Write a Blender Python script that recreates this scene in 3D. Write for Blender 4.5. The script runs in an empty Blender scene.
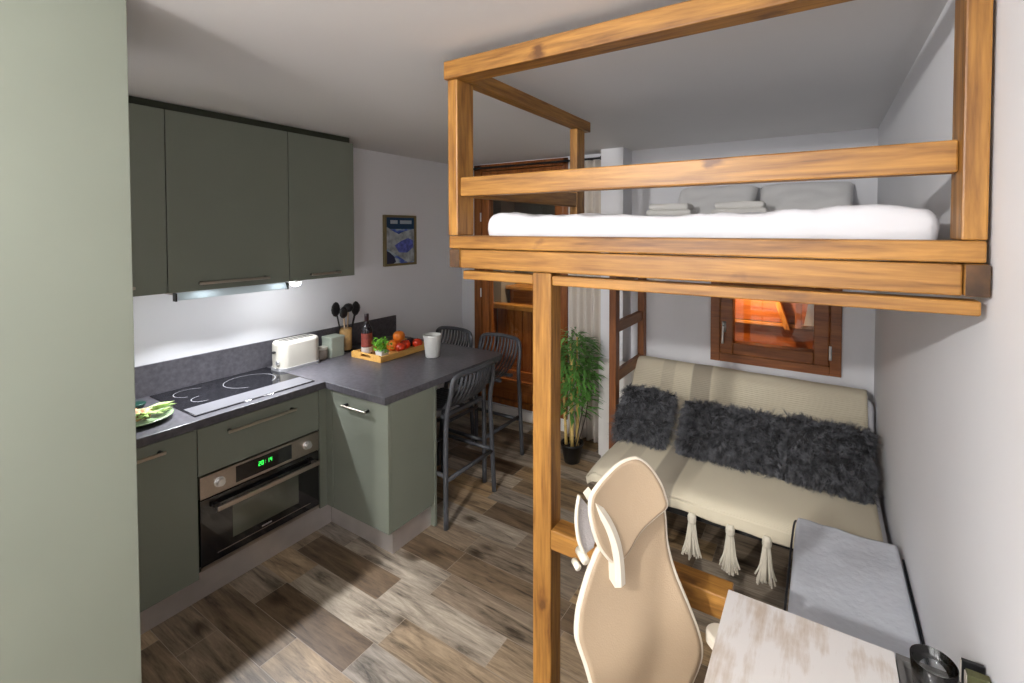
import bpy, bmesh, math, random
from mathutils import Vector, Matrix, noise
random.seed(7)
S = bpy.context.scene
COL = S.collection
R = math.radians
# ------------------------------------------------------------------ camera, world, lights, exposure
cam = bpy.data.cameras.new('camera'); camo = bpy.data.objects.new('camera', cam); COL.objects.link(camo)
CAMPOS = Vector((3.106, 0.0, 1.776))
F_PX, CX, CY = 459.96, 547.9, 240.76
cam.sensor_fit = 'HORIZONTAL'; cam.sensor_width = 36.0
cam.lens = F_PX / 1024 * 36.0
cam.shift_x = (512 - CX) / 1024.0
cam.shift_y = (CY - 341.5) / 1024.0
cam.clip_start = 0.02
camo.matrix_world = Matrix.Translation(CAMPOS) @ Matrix.Rotation(R(30.897), 4, 'Z') @ Matrix.Rotation(R(90 - 1.43), 4, 'X')
S.camera = camo
S.view_settings.view_transform = 'Standard'; S.view_settings.look = 'None'
S.view_settings.gamma = 1; S.view_settings.use_curve_mapping = False
S.view_settings.exposure = 0.33

w = bpy.data.worlds.new('world'); S.world = w; w.use_nodes = True
w.node_tree.nodes['Background'].inputs[0].default_value = (0.3, 0.26, 0.24, 1)
w.node_tree.nodes['Background'].inputs[1].default_value = 0.03

def light(name, kind, loc, power, color=(1, 1, 1), size=0.1, rot=None, **kw):
    l = bpy.data.lights.new(name, kind); o = bpy.data.objects.new(name, l); COL.objects.link(o)
    o.location = loc; l.energy = power; l.color = color
    if kind == 'AREA': l.size = size
    else: l.shadow_soft_size = size
    if rot is not None: o.rotation_euler = rot
    for k, v in kw.items(): setattr(l, k, v)
    return o
def aim(o, target):
    d = Vector(target) - o.location
    o.rotation_euler = d.to_track_quat('-Z', 'Y').to_euler()
light('ceiling_lamp_light', 'POINT', (2.15, -1.0, 2.30), 132, (1.0, 0.985, 0.965), 0.04)
light('fill_lamp_light', 'POINT', (2.2, -1.85, 1.60), 28, (1.0, 0.99, 0.98), 0.16)  # unseen lamp added as soft fill for the room and ceiling
sp = light('sofa_fill_spot_light', 'SPOT', (2.66, 1.42, 1.58), 26, (1.0, 0.97, 0.94), 0.05, spot_size=R(54), spot_blend=0.8)  # added spot, hidden behind the beams, to brighten the sofa
aim(sp, (2.58, 2.75, 0.40))
for yy, pw in ((1.12, 6.0), (1.50, 4.0), (1.64, 1.2)):
    light('hood_light', 'AREA', (0.31, yy, 1.418), pw, (0.92, 0.95, 1.0), 0.035, (0, R(-16), 0), shape='DISK', spread=R(130))
for yy in (1.12, 1.50):
    light('hood_lamp_light', 'POINT', (0.30, yy, 1.432), 0.35, (0.90, 0.95, 1.0), 0.012)
sp = light('porch_lamp_light', 'SPOT', (0.75, 3.86, 2.2), 110, (1.0, 0.66, 0.40), 0.05, spot_size=R(110), spot_blend=0.7)
aim(sp, (0.75, 4.5, 0.7))
sp = light('shelter_lamp_light', 'SPOT', (2.66, 3.82, 1.36), 26, (1.0, 0.50, 0.16), 0.03, spot_size=R(130), spot_blend=0.7)
aim(sp, (2.68, 4.2, 0.95))

# ------------------------------------------------------------------ materials
def mat(name, color=(0.8, 0.8, 0.8), rough=0.5, metal=0.0, spec=0.5, nscale=0, namt=0.0, bump=0.0, bscale=200, **kw):
    m = bpy.data.materials.new(name); m.use_nodes = True
    nt = m.node_tree; b = nt.nodes['Principled BSDF']
    b.inputs['Base Color'].default_value = (*color, 1); b.inputs['Roughness'].default_value = rough
    b.inputs['Metallic'].default_value = metal; b.inputs['Specular IOR Level'].default_value = spec
    for k, v in kw.items(): b.inputs[k].default_value = v
    tc = nt.nodes.new('ShaderNodeTexCoord')
    if nscale:
        n = nt.nodes.new('ShaderNodeTexNoise'); n.inputs['Scale'].default_value = nscale; n.inputs['Detail'].default_value = 5
        nt.links.new(tc.outputs['Object'], n.inputs['Vector'])
        r = nt.nodes.new('ShaderNodeValToRGB'); r.color_ramp.elements[0].position = 0.3; r.color_ramp.elements[1].position = 0.7
        r.color_ramp.elements[0].color = (*[max(0, c * (1 - namt)) for c in color], 1)
        r.color_ramp.elements[1].color = (*[min(1, c * (1 + namt)) for c in color], 1)
        nt.links.new(n.outputs['Fac'], r.inputs['Fac']); nt.links.new(r.outputs['Color'], b.inputs['Base Color'])
    if bump:
        n2 = nt.nodes.new('ShaderNodeTexNoise'); n2.inputs['Scale'].default_value = bscale; n2.inputs['Detail'].default_value = 3
        nt.links.new(tc.outputs['Object'], n2.inputs['Vector'])
        bp = nt.nodes.new('ShaderNodeBump'); bp.inputs['Strength'].default_value = bump; bp.inputs['Distance'].default_value = 0.01
        nt.links.new(n2.outputs['Fac'], bp.inputs['Height']); nt.links.new(bp.outputs['Normal'], b.inputs['Normal'])
    return m

def wood(name, light_c, dark_c, axis='X', scale=12.0, stretch=14.0, rough=0.45, knots=True, contrast=(0.38, 0.68), bump=0.08):
    m = bpy.data.materials.new(name); m.use_nodes = True
    nt = m.node_tree; N = nt.nodes.new; L = nt.links.new; b = nt.nodes['Principled BSDF']
    b.inputs['Roughness'].default_value = rough
    tc = N('ShaderNodeTexCoord'); mp = N('ShaderNodeMapping')
    sc = [scale, scale, scale]; sc['XYZ'.index(axis)] = scale / stretch
    mp.inputs['Scale'].default_value = sc; L(tc.outputs['Object'], mp.inputs['Vector'])
    n = N('ShaderNodeTexNoise'); n.inputs['Scale'].default_value = 2.2; n.inputs['Detail'].default_value = 6; n.inputs['Roughness'].default_value = 0.62
    n.inputs['Distortion'].default_value = 0.8
    L(mp.outputs['Vector'], n.inputs['Vector'])
    n2 = N('ShaderNodeTexNoise'); n2.inputs['Scale'].default_value = 9; n2.inputs['Detail'].default_value = 4; L(mp.outputs['Vector'], n2.inputs['Vector'])
    mx = N('ShaderNodeMath'); mx.operation = 'MULTIPLY_ADD'; mx.inputs[1].default_value = 0.35; L(n2.outputs['Fac'], mx.inputs[0]); 
    mm = N('ShaderNodeMath'); mm.operation = 'MULTIPLY'; mm.inputs[1].default_value = 0.75; L(n.outputs['Fac'], mm.inputs[0]); L(mm.outputs[0], mx.inputs[2])
    cr = N('ShaderNodeValToRGB'); e = cr.color_ramp.elements
    e[0].position = contrast[0]; e[0].color = (*dark_c, 1); e[1].position = contrast[1]; e[1].color = (*light_c, 1)
    L(mx.outputs[0], cr.inputs['Fac']); out = cr.outputs['Color']
    if knots:
        mp2 = N('ShaderNodeMapping'); s2 = [6.0, 6.0, 6.0]; s2['XYZ'.index(axis)] = 3.6
        mp2.inputs['Scale'].default_value = s2; L(tc.outputs['Object'], mp2.inputs['Vector'])
        v = N('ShaderNodeTexVoronoi'); v.inputs['Scale'].default_value = 1.0
        dn = N('ShaderNodeTexNoise'); dn.inputs['Scale'].default_value = 5; L(mp2.outputs['Vector'], dn.inputs['Vector'])
        va = N('ShaderNodeVectorMath'); va.operation = 'MULTIPLY_ADD'; L(dn.outputs['Color'], va.inputs[0]); va.inputs[1].default_value = (0.35, 0.35, 0.35); L(mp2.outputs['Vector'], va.inputs[2]); L(va.outputs[0], v.inputs['Vector'])
        kr = N('ShaderNodeValToRGB'); k = kr.color_ramp.elements
        k[0].position = 0.09; k[0].color = (0.9, 0.9, 0.9, 1); k[1].position = 0.19; k[1].color = (0, 0, 0, 1)
        L(v.outputs['Distance'], kr.inputs['Fac'])
        mix = N('ShaderNodeMixRGB'); L(kr.outputs['Color'], mix.inputs[0]); L(out, mix.inputs[1])
        mix.inputs[2].default_value = (0.10, 0.034, 0.007, 1); out = mix.outputs[0]
    L(out, b.inputs['Base Color'])
    bp = N('ShaderNodeBump'); bp.inputs['Strength'].default_value = bump; bp.inputs['Distance'].default_value = 0.01
    L(mx.outputs[0], bp.inputs['Height']); L(bp.outputs['Normal'], b.inputs['Normal'])
    return m

PL, PDK = (0.43, 0.205, 0.042), (0.13, 0.046, 0.007)
pine_x = wood('honey_pine_x', PL, PDK, 'X'); pine_y = wood('honey_pine_y', PL, PDK, 'Y'); pine_z = wood('honey_pine_z', PL, PDK, 'Z')
DL, DD = (0.33, 0.110, 0.024), (0.15, 0.040, 0.008)
dark_x = wood('stained_wood_x', DL, DD, 'X', knots=False); dark_y = wood('stained_wood_y', DL, DD, 'Y', knots=False); dark_z = wood('stained_wood_z', DL, DD, 'Z', knots=False, rough=0.35)
LL, LD = (0.30, 0.105, 0.028), (0.14, 0.042, 0.010)
lad_z = wood('ladder_wood_z', LL, LD, 'Z', knots=False); lad_y = wood('ladder_wood_y', (0.30, 0.12, 0.035), (0.15, 0.05, 0.014), 'Y', knots=False)
bam = wood('bamboo_tray', (0.80, 0.46, 0.13), (0.62, 0.32, 0.075), 'Y', knots=False, scale=30)
sage = mat('sage_lacquer', (0.190, 0.206, 0.166), 0.42, nscale=3, namt=0.03)
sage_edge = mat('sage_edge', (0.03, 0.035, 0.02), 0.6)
stone = mat('dark_laminate', (0.080, 0.076, 0.086), 0.34, nscale=45, namt=0.28)
plaster = mat('white_plaster', (0.80, 0.80, 0.825), 0.85, nscale=2, namt=0.015, bump=0.03, bscale=50)
ceilm = mat('white_ceiling', (0.76, 0.75, 0.745), 0.9, nscale=1.5, namt=0.02)
steel = mat('brushed_steel', (0.48, 0.42, 0.37), 0.32, 1.0, nscale=120, namt=0.05)
handle_m = mat('satin_nickel', (0.55, 0.50, 0.42), 0.3, 1.0)
alu = mat('plinth_aluminium', (0.62, 0.58, 0.56), 0.30, 0.65, nscale=8, namt=0.08)
black = mat('black_plastic', (0.012, 0.012, 0.013), 0.4)
bglass = mat('black_glass', (0.008, 0.008, 0.010), 0.04, spec=0.8)
hobstrip = mat('hob_grey_strip', (0.11, 0.108, 0.118), 0.38)
ringm = mat('hob_ring', (0.34, 0.34, 0.36), 0.25)
ovenglass = mat('oven_window', (0.075, 0.08, 0.06), 0.08, spec=0.9, nscale=3, namt=0.4)
whitep = mat('white_plastic', (0.78, 0.76, 0.72), 0.3)
creamp = mat('cream_plastic', (0.58, 0.55, 0.48), 0.32)
sheetw = mat('white_cotton', (0.70, 0.70, 0.73), 0.9, bump=0.3, bscale=14)
pillw = mat('white_pillow_cotton', (0.90, 0.89, 0.88), 0.9, bump=0.3, bscale=10)
towelm = mat('towel_cotton', (0.88, 0.86, 0.82), 0.95, bump=0.5, bscale=150)
greybed = mat('pale_grey_blanket', (0.66, 0.69, 0.75), 0.95, nscale=5, namt=0.05, bump=0.25, bscale=40)
seamm = mat('dark_seam', (0.03, 0.03, 0.035), 0.8)
stoolm = mat('anthracite_polypropylene', (0.060, 0.063, 0.072), 0.42)
seatgreen = mat('dark_seat', (0.02, 0.03, 0.028), 0.5)
furm = mat('charcoal_fur', (0.10, 0.102, 0.113), 0.4, nscale=26, namt=0.85)
furbase = mat('charcoal_backing', (0.012, 0.012, 0.014), 0.9)
chairb = mat('beige_chair_fabric', (0.41, 0.305, 0.20), 0.62, nscale=6, namt=0.04, bump=0.1, bscale=300)
chairw = mat('ivory_chair_frame', (0.72, 0.66, 0.55), 0.4)
meshm = mat('grey_mesh', (0.55, 0.52, 0.52), 0.7, bump=0.5, bscale=500)
potm = mat('black_pot', (0.015, 0.015, 0.016), 0.35)
soil = mat('dark_soil', (0.02, 0.014, 0.01), 0.95)
leafm = mat('bamboo_leaf', (0.12, 0.30, 0.06), 0.45, nscale=5, namt=0.5)
herbm = mat('bright_herb_leaf', (0.18, 0.46, 0.04), 0.5, nscale=20, namt=0.3)
canem = mat('bamboo_cane', (0.70, 0.50, 0.17), 0.45, nscale=20, namt=0.25)
darkstem = mat('dark_stem', (0.05, 0.035, 0.02), 0.5)
curtm = mat('beige_curtain', (0.66, 0.60, 0.53), 0.9)
greydesk = mat('grey_desk_tray', (0.12, 0.115, 0.11), 0.5)
orange = mat('orange_fruit', (0.85, 0.22, 0.02), 0.4, bump=0.2, bscale=120)
red = mat('red_apple', (0.70, 0.05, 0.015), 0.3, nscale=25, namt=0.4)
yellow = mat('yellow_lemon', (0.85, 0.52, 0.05), 0.4)
dplum = mat('dark_plum', (0.03, 0.01, 0.015), 0.3)
labelm = mat('cream_label', (0.62, 0.55, 0.5), 0.6)
redlab = mat('red_label', (0.26, 0.05, 0.035), 0.5, nscale=60, namt=0.3)
botg = mat('dark_bottle_glass', (0.008, 0.006, 0.01), 0.08, spec=0.8)
olive = mat('olive_cover', (0.07, 0.07, 0.025), 0.5)
mint = mat('pale_mint_enamel', (0.33, 0.365, 0.30), 0.4)
platem = mat('green_plate_glaze', (0.26, 0.36, 0.20), 0.25)
chrome = mat('chrome', (0.80, 0.80, 0.80), 0.3, 0.8)

def emis(name, c, s):
    m = bpy.data.materials.new(name); m.use_nodes = True; b = m.node_tree.nodes['Principled BSDF']
    b.inputs['Base Color'].default_value = (*c, 1); b.inputs['Emission Color'].default_value = (*c, 1); b.inputs['Emission Strength'].default_value = s
    return m
def glassm(name, alpha=0.12, c=(0.9, 0.95, 0.95), rough=0.02):
    m = bpy.data.materials.new(name); m.use_nodes = True; nt = m.node_tree
    nt.nodes.remove(nt.nodes['Principled BSDF']); out = nt.nodes['Material Output']
    t = nt.nodes.new('ShaderNodeBsdfTransparent'); t.inputs[0].default_value = (*c, 1)
    g = nt.nodes.new('ShaderNodeBsdfGlossy'); g.inputs['Roughness'].default_value = rough
    mx = nt.nodes.new('ShaderNodeMixShader'); fr = nt.nodes.new('ShaderNodeFresnel'); fr.inputs[0].default_value = 1.28
    ad = nt.nodes.new('ShaderNodeMath'); ad.operation = 'ADD'; ad.inputs[1].default_value = alpha
    nt.links.new(fr.outputs[0], ad.inputs[0]); nt.links.new(ad.outputs[0], mx.inputs[0])
    nt.links.new(t.outputs[0], mx.inputs[1]); nt.links.new(g.outputs[0], mx.inputs[2]); nt.links.new(mx.outputs[0], out.inputs[0])
    return m
def translucent(name, c):
    m = bpy.data.materials.new(name); m.use_nodes = True; nt = m.node_tree; nt.nodes.remove(nt.nodes['Principled BSDF'])
    a = nt.nodes.new('ShaderNodeBsdfTranslucent'); b = nt.nodes.new('ShaderNodeBsdfDiffuse'); mx = nt.nodes.new('ShaderNodeMixShader'); mx.inputs[0].default_value = 0.4
    a.inputs[0].default_value = (*c, 1); b.inputs[0].default_value = (*c, 1)
    nt.links.new(a.outputs[0], mx.inputs[1]); nt.links.new(b.outputs[0], mx.inputs[2]); nt.links.new(mx.outputs[0], nt.nodes['Material Output'].inputs[0]); return m
pane = glassm('window_glass', 0.03); tumbler = glassm('tumbler_glass', 0.03, (0.93, 0.94, 0.94)); visorm = translucent('hood_visor_glass', (0.80, 0.86, 0.88))
frost = mat('frosted_jug', (0.80, 0.80, 0.77), 0.35, **{'Transmission Weight': 0.25})

def floor_mat():
    m = bpy.data.materials.new('wood_look_floor_tiles'); m.use_nodes = True
    nt = m.node_tree; N = nt.nodes.new; L = nt.links.new; b = nt.nodes['Principled BSDF']
    def M(op, a, bb=None, c=None):
        n = N('ShaderNodeMath'); n.operation = op
        for i, v in enumerate((a, bb, c)):
            if v is None: continue
            if isinstance(v, (int, float)): n.inputs[i].default_value = v
            else: L(v, n.inputs[i])
        return n.outputs[0]
    W_, L_ = 0.156, 0.66
    tc = N('ShaderNodeTexCoord'); sx = N('ShaderNodeSeparateXYZ'); L(tc.outputs['Object'], sx.inputs[0])
    ry = M('DIVIDE', M('ADD', sx.outputs['Y'], 0.13), W_); row = M('FLOOR', ry)
    wn = N('ShaderNodeTexWhiteNoise'); wn.noise_dimensions = '1D'; L(row, wn.inputs['W'])
    rx = M('ADD', M('DIVIDE', sx.outputs['X'], L_), M('MULTIPLY', wn.outputs['Value'], 7.31)); col = M('FLOOR', rx)
    fx, fy = M('FRACT', rx), M('FRACT', ry)
    cb = N('ShaderNodeCombineXYZ'); L(row, cb.inputs[0]); L(col, cb.inputs[1])
    w2 = N('ShaderNodeTexWhiteNoise'); w2.noise_dimensions = '2D'; L(cb.outputs[0], w2.inputs['Vector'])
    # grain
    cc = N('ShaderNodeCombineXYZ')
    L(M('ADD', M('MULTIPLY', sx.outputs['X'], 2.0), M('MULTIPLY', w2.outputs['Value'], 57.0)), cc.inputs[0])
    L(M('ADD', M('MULTIPLY', sx.outputs['Y'], 20.0), M('MULTIPLY', w2.outputs['Value'], 31.0)), cc.inputs[1])
    n1 = N('ShaderNodeTexNoise'); n1.inputs['Scale'].default_value = 1.0; n1.inputs['Detail'].default_value = 8; n1.inputs['Roughness'].default_value = 0.68; n1.inputs['Distortion'].default_value = 1.0
    L(cc.outputs[0], n1.inputs['Vector'])
    n2 = N('ShaderNodeTexNoise'); n2.inputs['Scale'].default_value = 5.0; n2.inputs['Detail'].default_value = 6; n2.inputs['Roughness'].default_value = 0.7; L(cc.outputs[0], n2.inputs['Vector'])
    base = N('ShaderNodeValToRGB'); base.color_ramp.interpolation = 'LINEAR'
    els = base.color_ramp.elements; els[0].position = 0.0; els[0].color = (0.13, 0.085, 0.05, 1); els[1].position = 1.0; els[1].color = (0.42, 0.35, 0.265, 1)
    for p, c in ((0.2, (0.19, 0.135, 0.085)), (0.42, (0.24, 0.19, 0.14)), (0.6, (0.35, 0.235, 0.12)), (0.8, (0.26, 0.225, 0.185))):
        e = els.new(p); e.color = (*c, 1)
    L(w2.outputs['Value'], base.inputs['Fac'])
    gr = N('ShaderNodeValToRGB'); g = gr.color_ramp.elements; g[0].position = 0.36; g[0].color = (0.20, 0.18, 0.16, 1); g[1].position = 0.64; g[1].color = (1.6, 1.6, 1.6, 1)
    e = g.new(0.46); e.color = (0.78, 0.76, 0.74, 1)
    L(M('ADD', M('MULTIPLY', n1.outputs['Fac'], 0.72), M('MULTIPLY', n2.outputs['Fac'], 0.28)), gr.inputs['Fac'])
    mu = N('ShaderNodeMixRGB'); mu.blend_type = 'MULTIPLY'; mu.inputs[0].default_value = 1; L(base.outputs[0], mu.inputs[1]); L(gr.outputs[0], mu.inputs[2])
    vk = N('ShaderNodeTexVoronoi'); vk.inputs['Scale'].default_value = 1.0; vc = N('ShaderNodeCombineXYZ')
    L(M('ADD', M('MULTIPLY', sx.outputs['X'], 3.2), M('MULTIPLY', n1.outputs['Fac'], 0.5)), vc.inputs[0]); L(M('ADD', M('MULTIPLY', sx.outputs['Y'], 6.5), M('MULTIPLY', n2.outputs['Fac'], 0.4)), vc.inputs[1]); L(vc.outputs[0], vk.inputs['Vector'])
    kr = N('ShaderNodeValToRGB'); kk = kr.color_ramp.elements; kk[0].position = 0.05; kk[0].color = (0.22, 0.18, 0.14, 1); kk[1].position = 0.26; kk[1].color = (1, 1, 1, 1); L(vk.outputs['Distance'], kr.inputs['Fac'])
    mk = N('ShaderNodeMixRGB'); mk.blend_type = 'MULTIPLY'; mk.inputs[0].default_value = 1; L(mu.outputs[0], mk.inputs[1]); L(kr.outputs[0], mk.inputs[2]); mu = mk
    # grout
    gx = M('LESS_THAN', fx, 0.004); gy = M('LESS_THAN', fy, 0.015); gg = M('MAXIMUM', gx, gy)
    mg = N('ShaderNodeMixRGB'); L(gg, mg.inputs[0]); L(mu.outputs[0], mg.inputs[1]); mg.inputs[2].default_value = (0.33, 0.27, 0.21, 1)
    L(mg.outputs[0], b.inputs['Base Color']); b.inputs['Roughness'].default_value = 0.38
    bp = N('ShaderNodeBump'); bp.inputs['Strength'].default_value = 0.15; bp.inputs['Distance'].default_value = 0.004
    L(n1.outputs['Fac'], bp.inputs['Height']); L(bp.outputs['Normal'], b.inputs['Normal'])
    return m
floorm = floor_mat()

def desk_mat():
    m = bpy.data.materials.new('whitewashed_desk_wood'); m.use_nodes = True
    nt = m.node_tree; N = nt.nodes.new; L = nt.links.new; b = nt.nodes['Principled BSDF']
    tc = N('ShaderNodeTexCoord'); mp = N('ShaderNodeMapping'); mp.inputs['Scale'].default_value = (38, 5, 10); L(tc.outputs['Object'], mp.inputs[0])
    n = N('ShaderNodeTexNoise'); n.inputs['Scale'].default_value = 1; n.inputs['Detail'].default_value = 7; n.inputs['Roughness'].default_value = 0.7; L(mp.outputs[0], n.inputs['Vector'])
    n2 = N('ShaderNodeTexNoise'); n2.inputs['Scale'].default_value = 9; n2.inputs['Detail'].default_value = 4; L(tc.outputs['Object'], n2.inputs['Vector'])
    ad = N('ShaderNodeMath'); ad.operation = 'MULTIPLY_ADD'; ad.inputs[1].default_value = 0.5; L(n2.outputs['Fac'], ad.inputs[0]); 
    h = N('ShaderNodeMath'); h.operation = 'MULTIPLY'; h.inputs[1].default_value = 0.5; L(n.outputs['Fac'], h.inputs[0]); L(h.outputs[0], ad.inputs[2])
    r = N('ShaderNodeValToRGB'); e = r.color_ramp.elements; e[0].position = 0.36; e[0].color = (0.50, 0.41, 0.33, 1); e[1].position = 0.50; e[1].color = (0.70, 0.67, 0.65, 1)
    L(ad.outputs[0], r.inputs[0]); L(r.outputs[0], b.inputs['Base Color']); b.inputs['Roughness'].default_value = 0.45
    return m
deskm = desk_mat()

def throw_mat():
    m = bpy.data.materials.new('cream_throw_with_taupe_stripe'); m.use_nodes = True
    nt = m.node_tree; N = nt.nodes.new; L = nt.links.new; b = nt.nodes['Principled BSDF']
    at = N('ShaderNodeAttribute'); at.attribute_name = 'across'
    r = N('ShaderNodeValToRGB'); r.color_ramp.interpolation = 'LINEAR'; e = r.color_ramp.elements
    cream, taupe = (0.64, 0.575, 0.435, 1), (0.37, 0.325, 0.25, 1)
    mid = (0.54, 0.48, 0.36, 1)
    e[0].position = 0.0; e[0].color = cream; e[1].position = 1.0; e[1].color = cream
    for p, c in ((0.10, cream), (0.105, mid), (0.165, mid), (0.17, cream), (0.255, cream), (0.262, taupe), (0.348, taupe), (0.355, cream)):
        x = e.new(p); x.color = c
    L(at.outputs['Fac'], r.inputs[0])
    tc = N('ShaderNodeTexCoord'); wv = N('ShaderNodeTexWave'); wv.inputs['Scale'].default_value = 55; wv.inputs['Distortion'].default_value = 0.6; wv.bands_direction = 'Y'
    L(tc.outputs['Object'], wv.inputs['Vector'])
    L(r.outputs[0], b.inputs['Base Color']); b.inputs['Roughness'].default_value = 0.95
    bp = N('ShaderNodeBump'); bp.inputs['Strength'].default_value = 0.35; bp.inputs['Distance'].default_value = 0.004
    L(wv.outputs['Fac'], bp.inputs['Height']); L(bp.outputs['Normal'], b.inputs['Normal'])
    return m
throwm = throw_mat()
tasselm = mat('cream_yarn', (0.66, 0.61, 0.50), 0.95)

# ------------------------------------------------------------------ mesh helpers
def box(bm, x0, x1, y0, y1, z0, z1):
    vs = [bm.verts.new((x, y, z)) for x in (x0, x1) for y in (y0, y1) for z in (z0, z1)]
    for f in ((0, 1, 3, 2), (4, 6, 7, 5), (0, 4, 5, 1), (2, 3, 7, 6), (0, 2, 6, 4), (1, 5, 7, 3)):
        bm.faces.new([vs[i] for i in f])
    return vs
def tube(bm, pts, r, seg=10, cap=True):
    pts = [Vector(p) for p in pts]; n = len(pts); rings = []
    rr = r if isinstance(r, (list, tuple)) else [r] * n
    up = None
    for i, p in enumerate(pts):
        t = (pts[min(i + 1, n - 1)] - pts[max(i - 1, 0)]).normalized()
        if up is None:
            up = Vector((0, 0, 1)) if abs(t.z) < 0.9 else Vector((1, 0, 0))
        a = t.cross(up).normalized(); b = a.cross(t).normalized(); up = b
        rings.append([bm.verts.new(p + (a * math.cos(2 * math.pi * k / seg) + b * math.sin(2 * math.pi * k / seg)) * rr[i]) for k in range(seg)])
    for i in range(n - 1):
        for k in range(seg):
            bm.faces.new((rings[i][k], rings[i][(k + 1) % seg], rings[i + 1][(k + 1) % seg], rings[i + 1][k]))
    if cap:
        bm.faces.new(rings[0][::-1]); bm.faces.new(rings[-1])
def lathe(bm, prof, cx, cy, seg=28, cap=True):
    rings = [[bm.verts.new((cx + r * math.cos(2 * math.pi * k / seg), cy + r * math.sin(2 * math.pi * k / seg), z)) for k in range(seg)] for r, z in prof]
    for i in range(len(rings) - 1):
        for k in range(seg):
            bm.faces.new((rings[i][k], rings[i][(k + 1) % seg], rings[i + 1][(k + 1) % seg], rings[i + 1][k]))
    if cap:
        bm.faces.new(rings[0][::-1]); bm.faces.new(rings[-1])
def smooth_path(pts, n=8):
    pts = [Vector(p) for p in pts]; out = []
    for i in range(len(pts) - 1):
        p0, p1, p2, p3 = pts[max(i - 1, 0)], pts[i], pts[i + 1], pts[min(i + 2, len(pts) - 1)]
        for k in range(n):
            t = k / n
            out.append(0.5 * ((2 * p1) + (p2 - p0) * t + (2 * p0 - 5 * p1 + 4 * p2 - p3) * t * t + (3 * p1 - p0 - 3 * p2 + p3) * t ** 3))
    out.append(pts[-1]); return out

def thing(name, label, cat, loc, group=None):
    o = bpy.data.objects.new(name, None); COL.objects.link(o); o.location = loc; o.empty_display_size = 0.05
    o['label'] = label; o['category'] = cat
    if group: o['group'] = group
    return o
def wloc(o):
    v = Vector(o.location)
    while o.parent: o = o.parent; v += Vector(o.location)
    return v
def obj(name, bm, m, parent=None, bevel=0.0, smooth=False, sub=0, label=None, origin=None):
    """parts keep world coordinates in the builder; the origin is moved to the parent's base"""
    bmesh.ops.recalc_face_normals(bm, faces=bm.faces)
    me = bpy.data.meshes.new(name)
    org = Vector((0, 0, 0))
    if parent is None and origin is None:
        xs = [v.co for v in bm.verts]
        org = Vector(((min(v.x for v in xs) + max(v.x for v in xs)) / 2, (min(v.y for v in xs) + max(v.y for v in xs)) / 2, min(v.z for v in xs)))
    elif origin is not None: org = Vector(origin)
    else: org = wloc(parent)
    bmesh.ops.translate(bm, verts=bm.verts, vec=-org)
    bm.to_mesh(me); bm.free(); me.materials.append(m)
    o = bpy.data.objects.new(name, me); COL.objects.link(o)
    if parent: o.parent = parent
    else: o.location = org
    if smooth or sub:
        for p in me.polygons: p.use_smooth = True
    if bevel:
        b = o.modifiers.new('bevel', 'BEVEL'); b.width = bevel; b.segments = 2; b.limit_method = 'ANGLE'
    if sub:
        s = o.modifiers.new('sub', 'SUBSURF'); s.levels = sub; s.render_levels = sub
    if label: o['label'] = label
    return o
def tag(o, label, cat, group=None):
    o['label'] = label; o['category'] = cat
    if group: o['group'] = group
    return o
def struct(name, bm, m, **k):
    o = obj(name, bm, m, origin=(0, 0, 0), **k); o['kind'] = 'structure'; return o
def BX(name, m, dims, parent=None, bevel=0.0, **k):
    bm = bmesh.new()
    if isinstance(dims[0], (int, float)): dims = [dims]
    for d in dims: box(bm, *d)
    return obj(name, bm, m, parent, bevel, **k)
def SBX(name, m, dims, **k):
    bm = bmesh.new()
    if isinstance(dims[0], (int, float)): dims = [dims]
    for d in dims: box(bm, *d)
    return struct(name, bm, m, **k)
def dup(root, loc, label=None, mirror=None):
    r = root.copy(); COL.objects.link(r); r.location = loc
    if label: r['label'] = label
    for ch in list(root.children):
        c = ch.copy(); COL.objects.link(c); c.parent = r
        for g in list(ch.children):
            d = g.copy(); COL.objects.link(d); d.parent = c
    return r

XR, YB, ZC, YF = 3.392, 3.512, 2.404, -2.3
# ------------------------------------------------------------------ room shell
SBX('floor', floorm, (-0.05, XR + 0.05, YF - 0.05, YB, -0.06, 0.0))
SBX('ceiling', ceilm, (-0.2, XR + 0.2, YF - 0.2, YB + 0.3, ZC, ZC + 0.1))
SBX('wall_left', plaster, (-0.12, 0.0, YF, YB, 0.0, ZC))
SBX('wall_right', plaster, (XR, XR + 0.12, YF, YB, 0.0, ZC))
SBX('wall_front', plaster, (-0.12, XR + 0.12, YF - 0.12, YF, 0.0, ZC))
DX0, DX1, DZ0, DZ1 = 0.176, 1.212, 0.115, 2.395
WX0, WX1, WZ0, WZ1 = 2.408, 3.217, 0.822, 1.46
T = YB + 0.28
SBX('wall_back', plaster, [(-0.12, DX0, YB, T, 0, ZC), (DX0, DX1, YB, T, 0, DZ0), (DX0, DX1, YB, T, DZ1, ZC),
                           (DX1, WX0, YB, T, 0, ZC), (WX0, WX1, YB, T, 0, WZ0), (WX0, WX1, YB, T, WZ1, ZC), (WX1, XR + 0.12, YB, T, 0, ZC)])
SBX('wall_pillar', plaster, (1.60, 1.786, 3.33, YB, 0.0, ZC))
SBX('baseboard_back', whitep, [(0.0, 1.60, YB - 0.012, YB, 0.0, 0.095), (1.786, XR, YB - 0.012, YB, 0.0, 0.08)], bevel=0.003)

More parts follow.
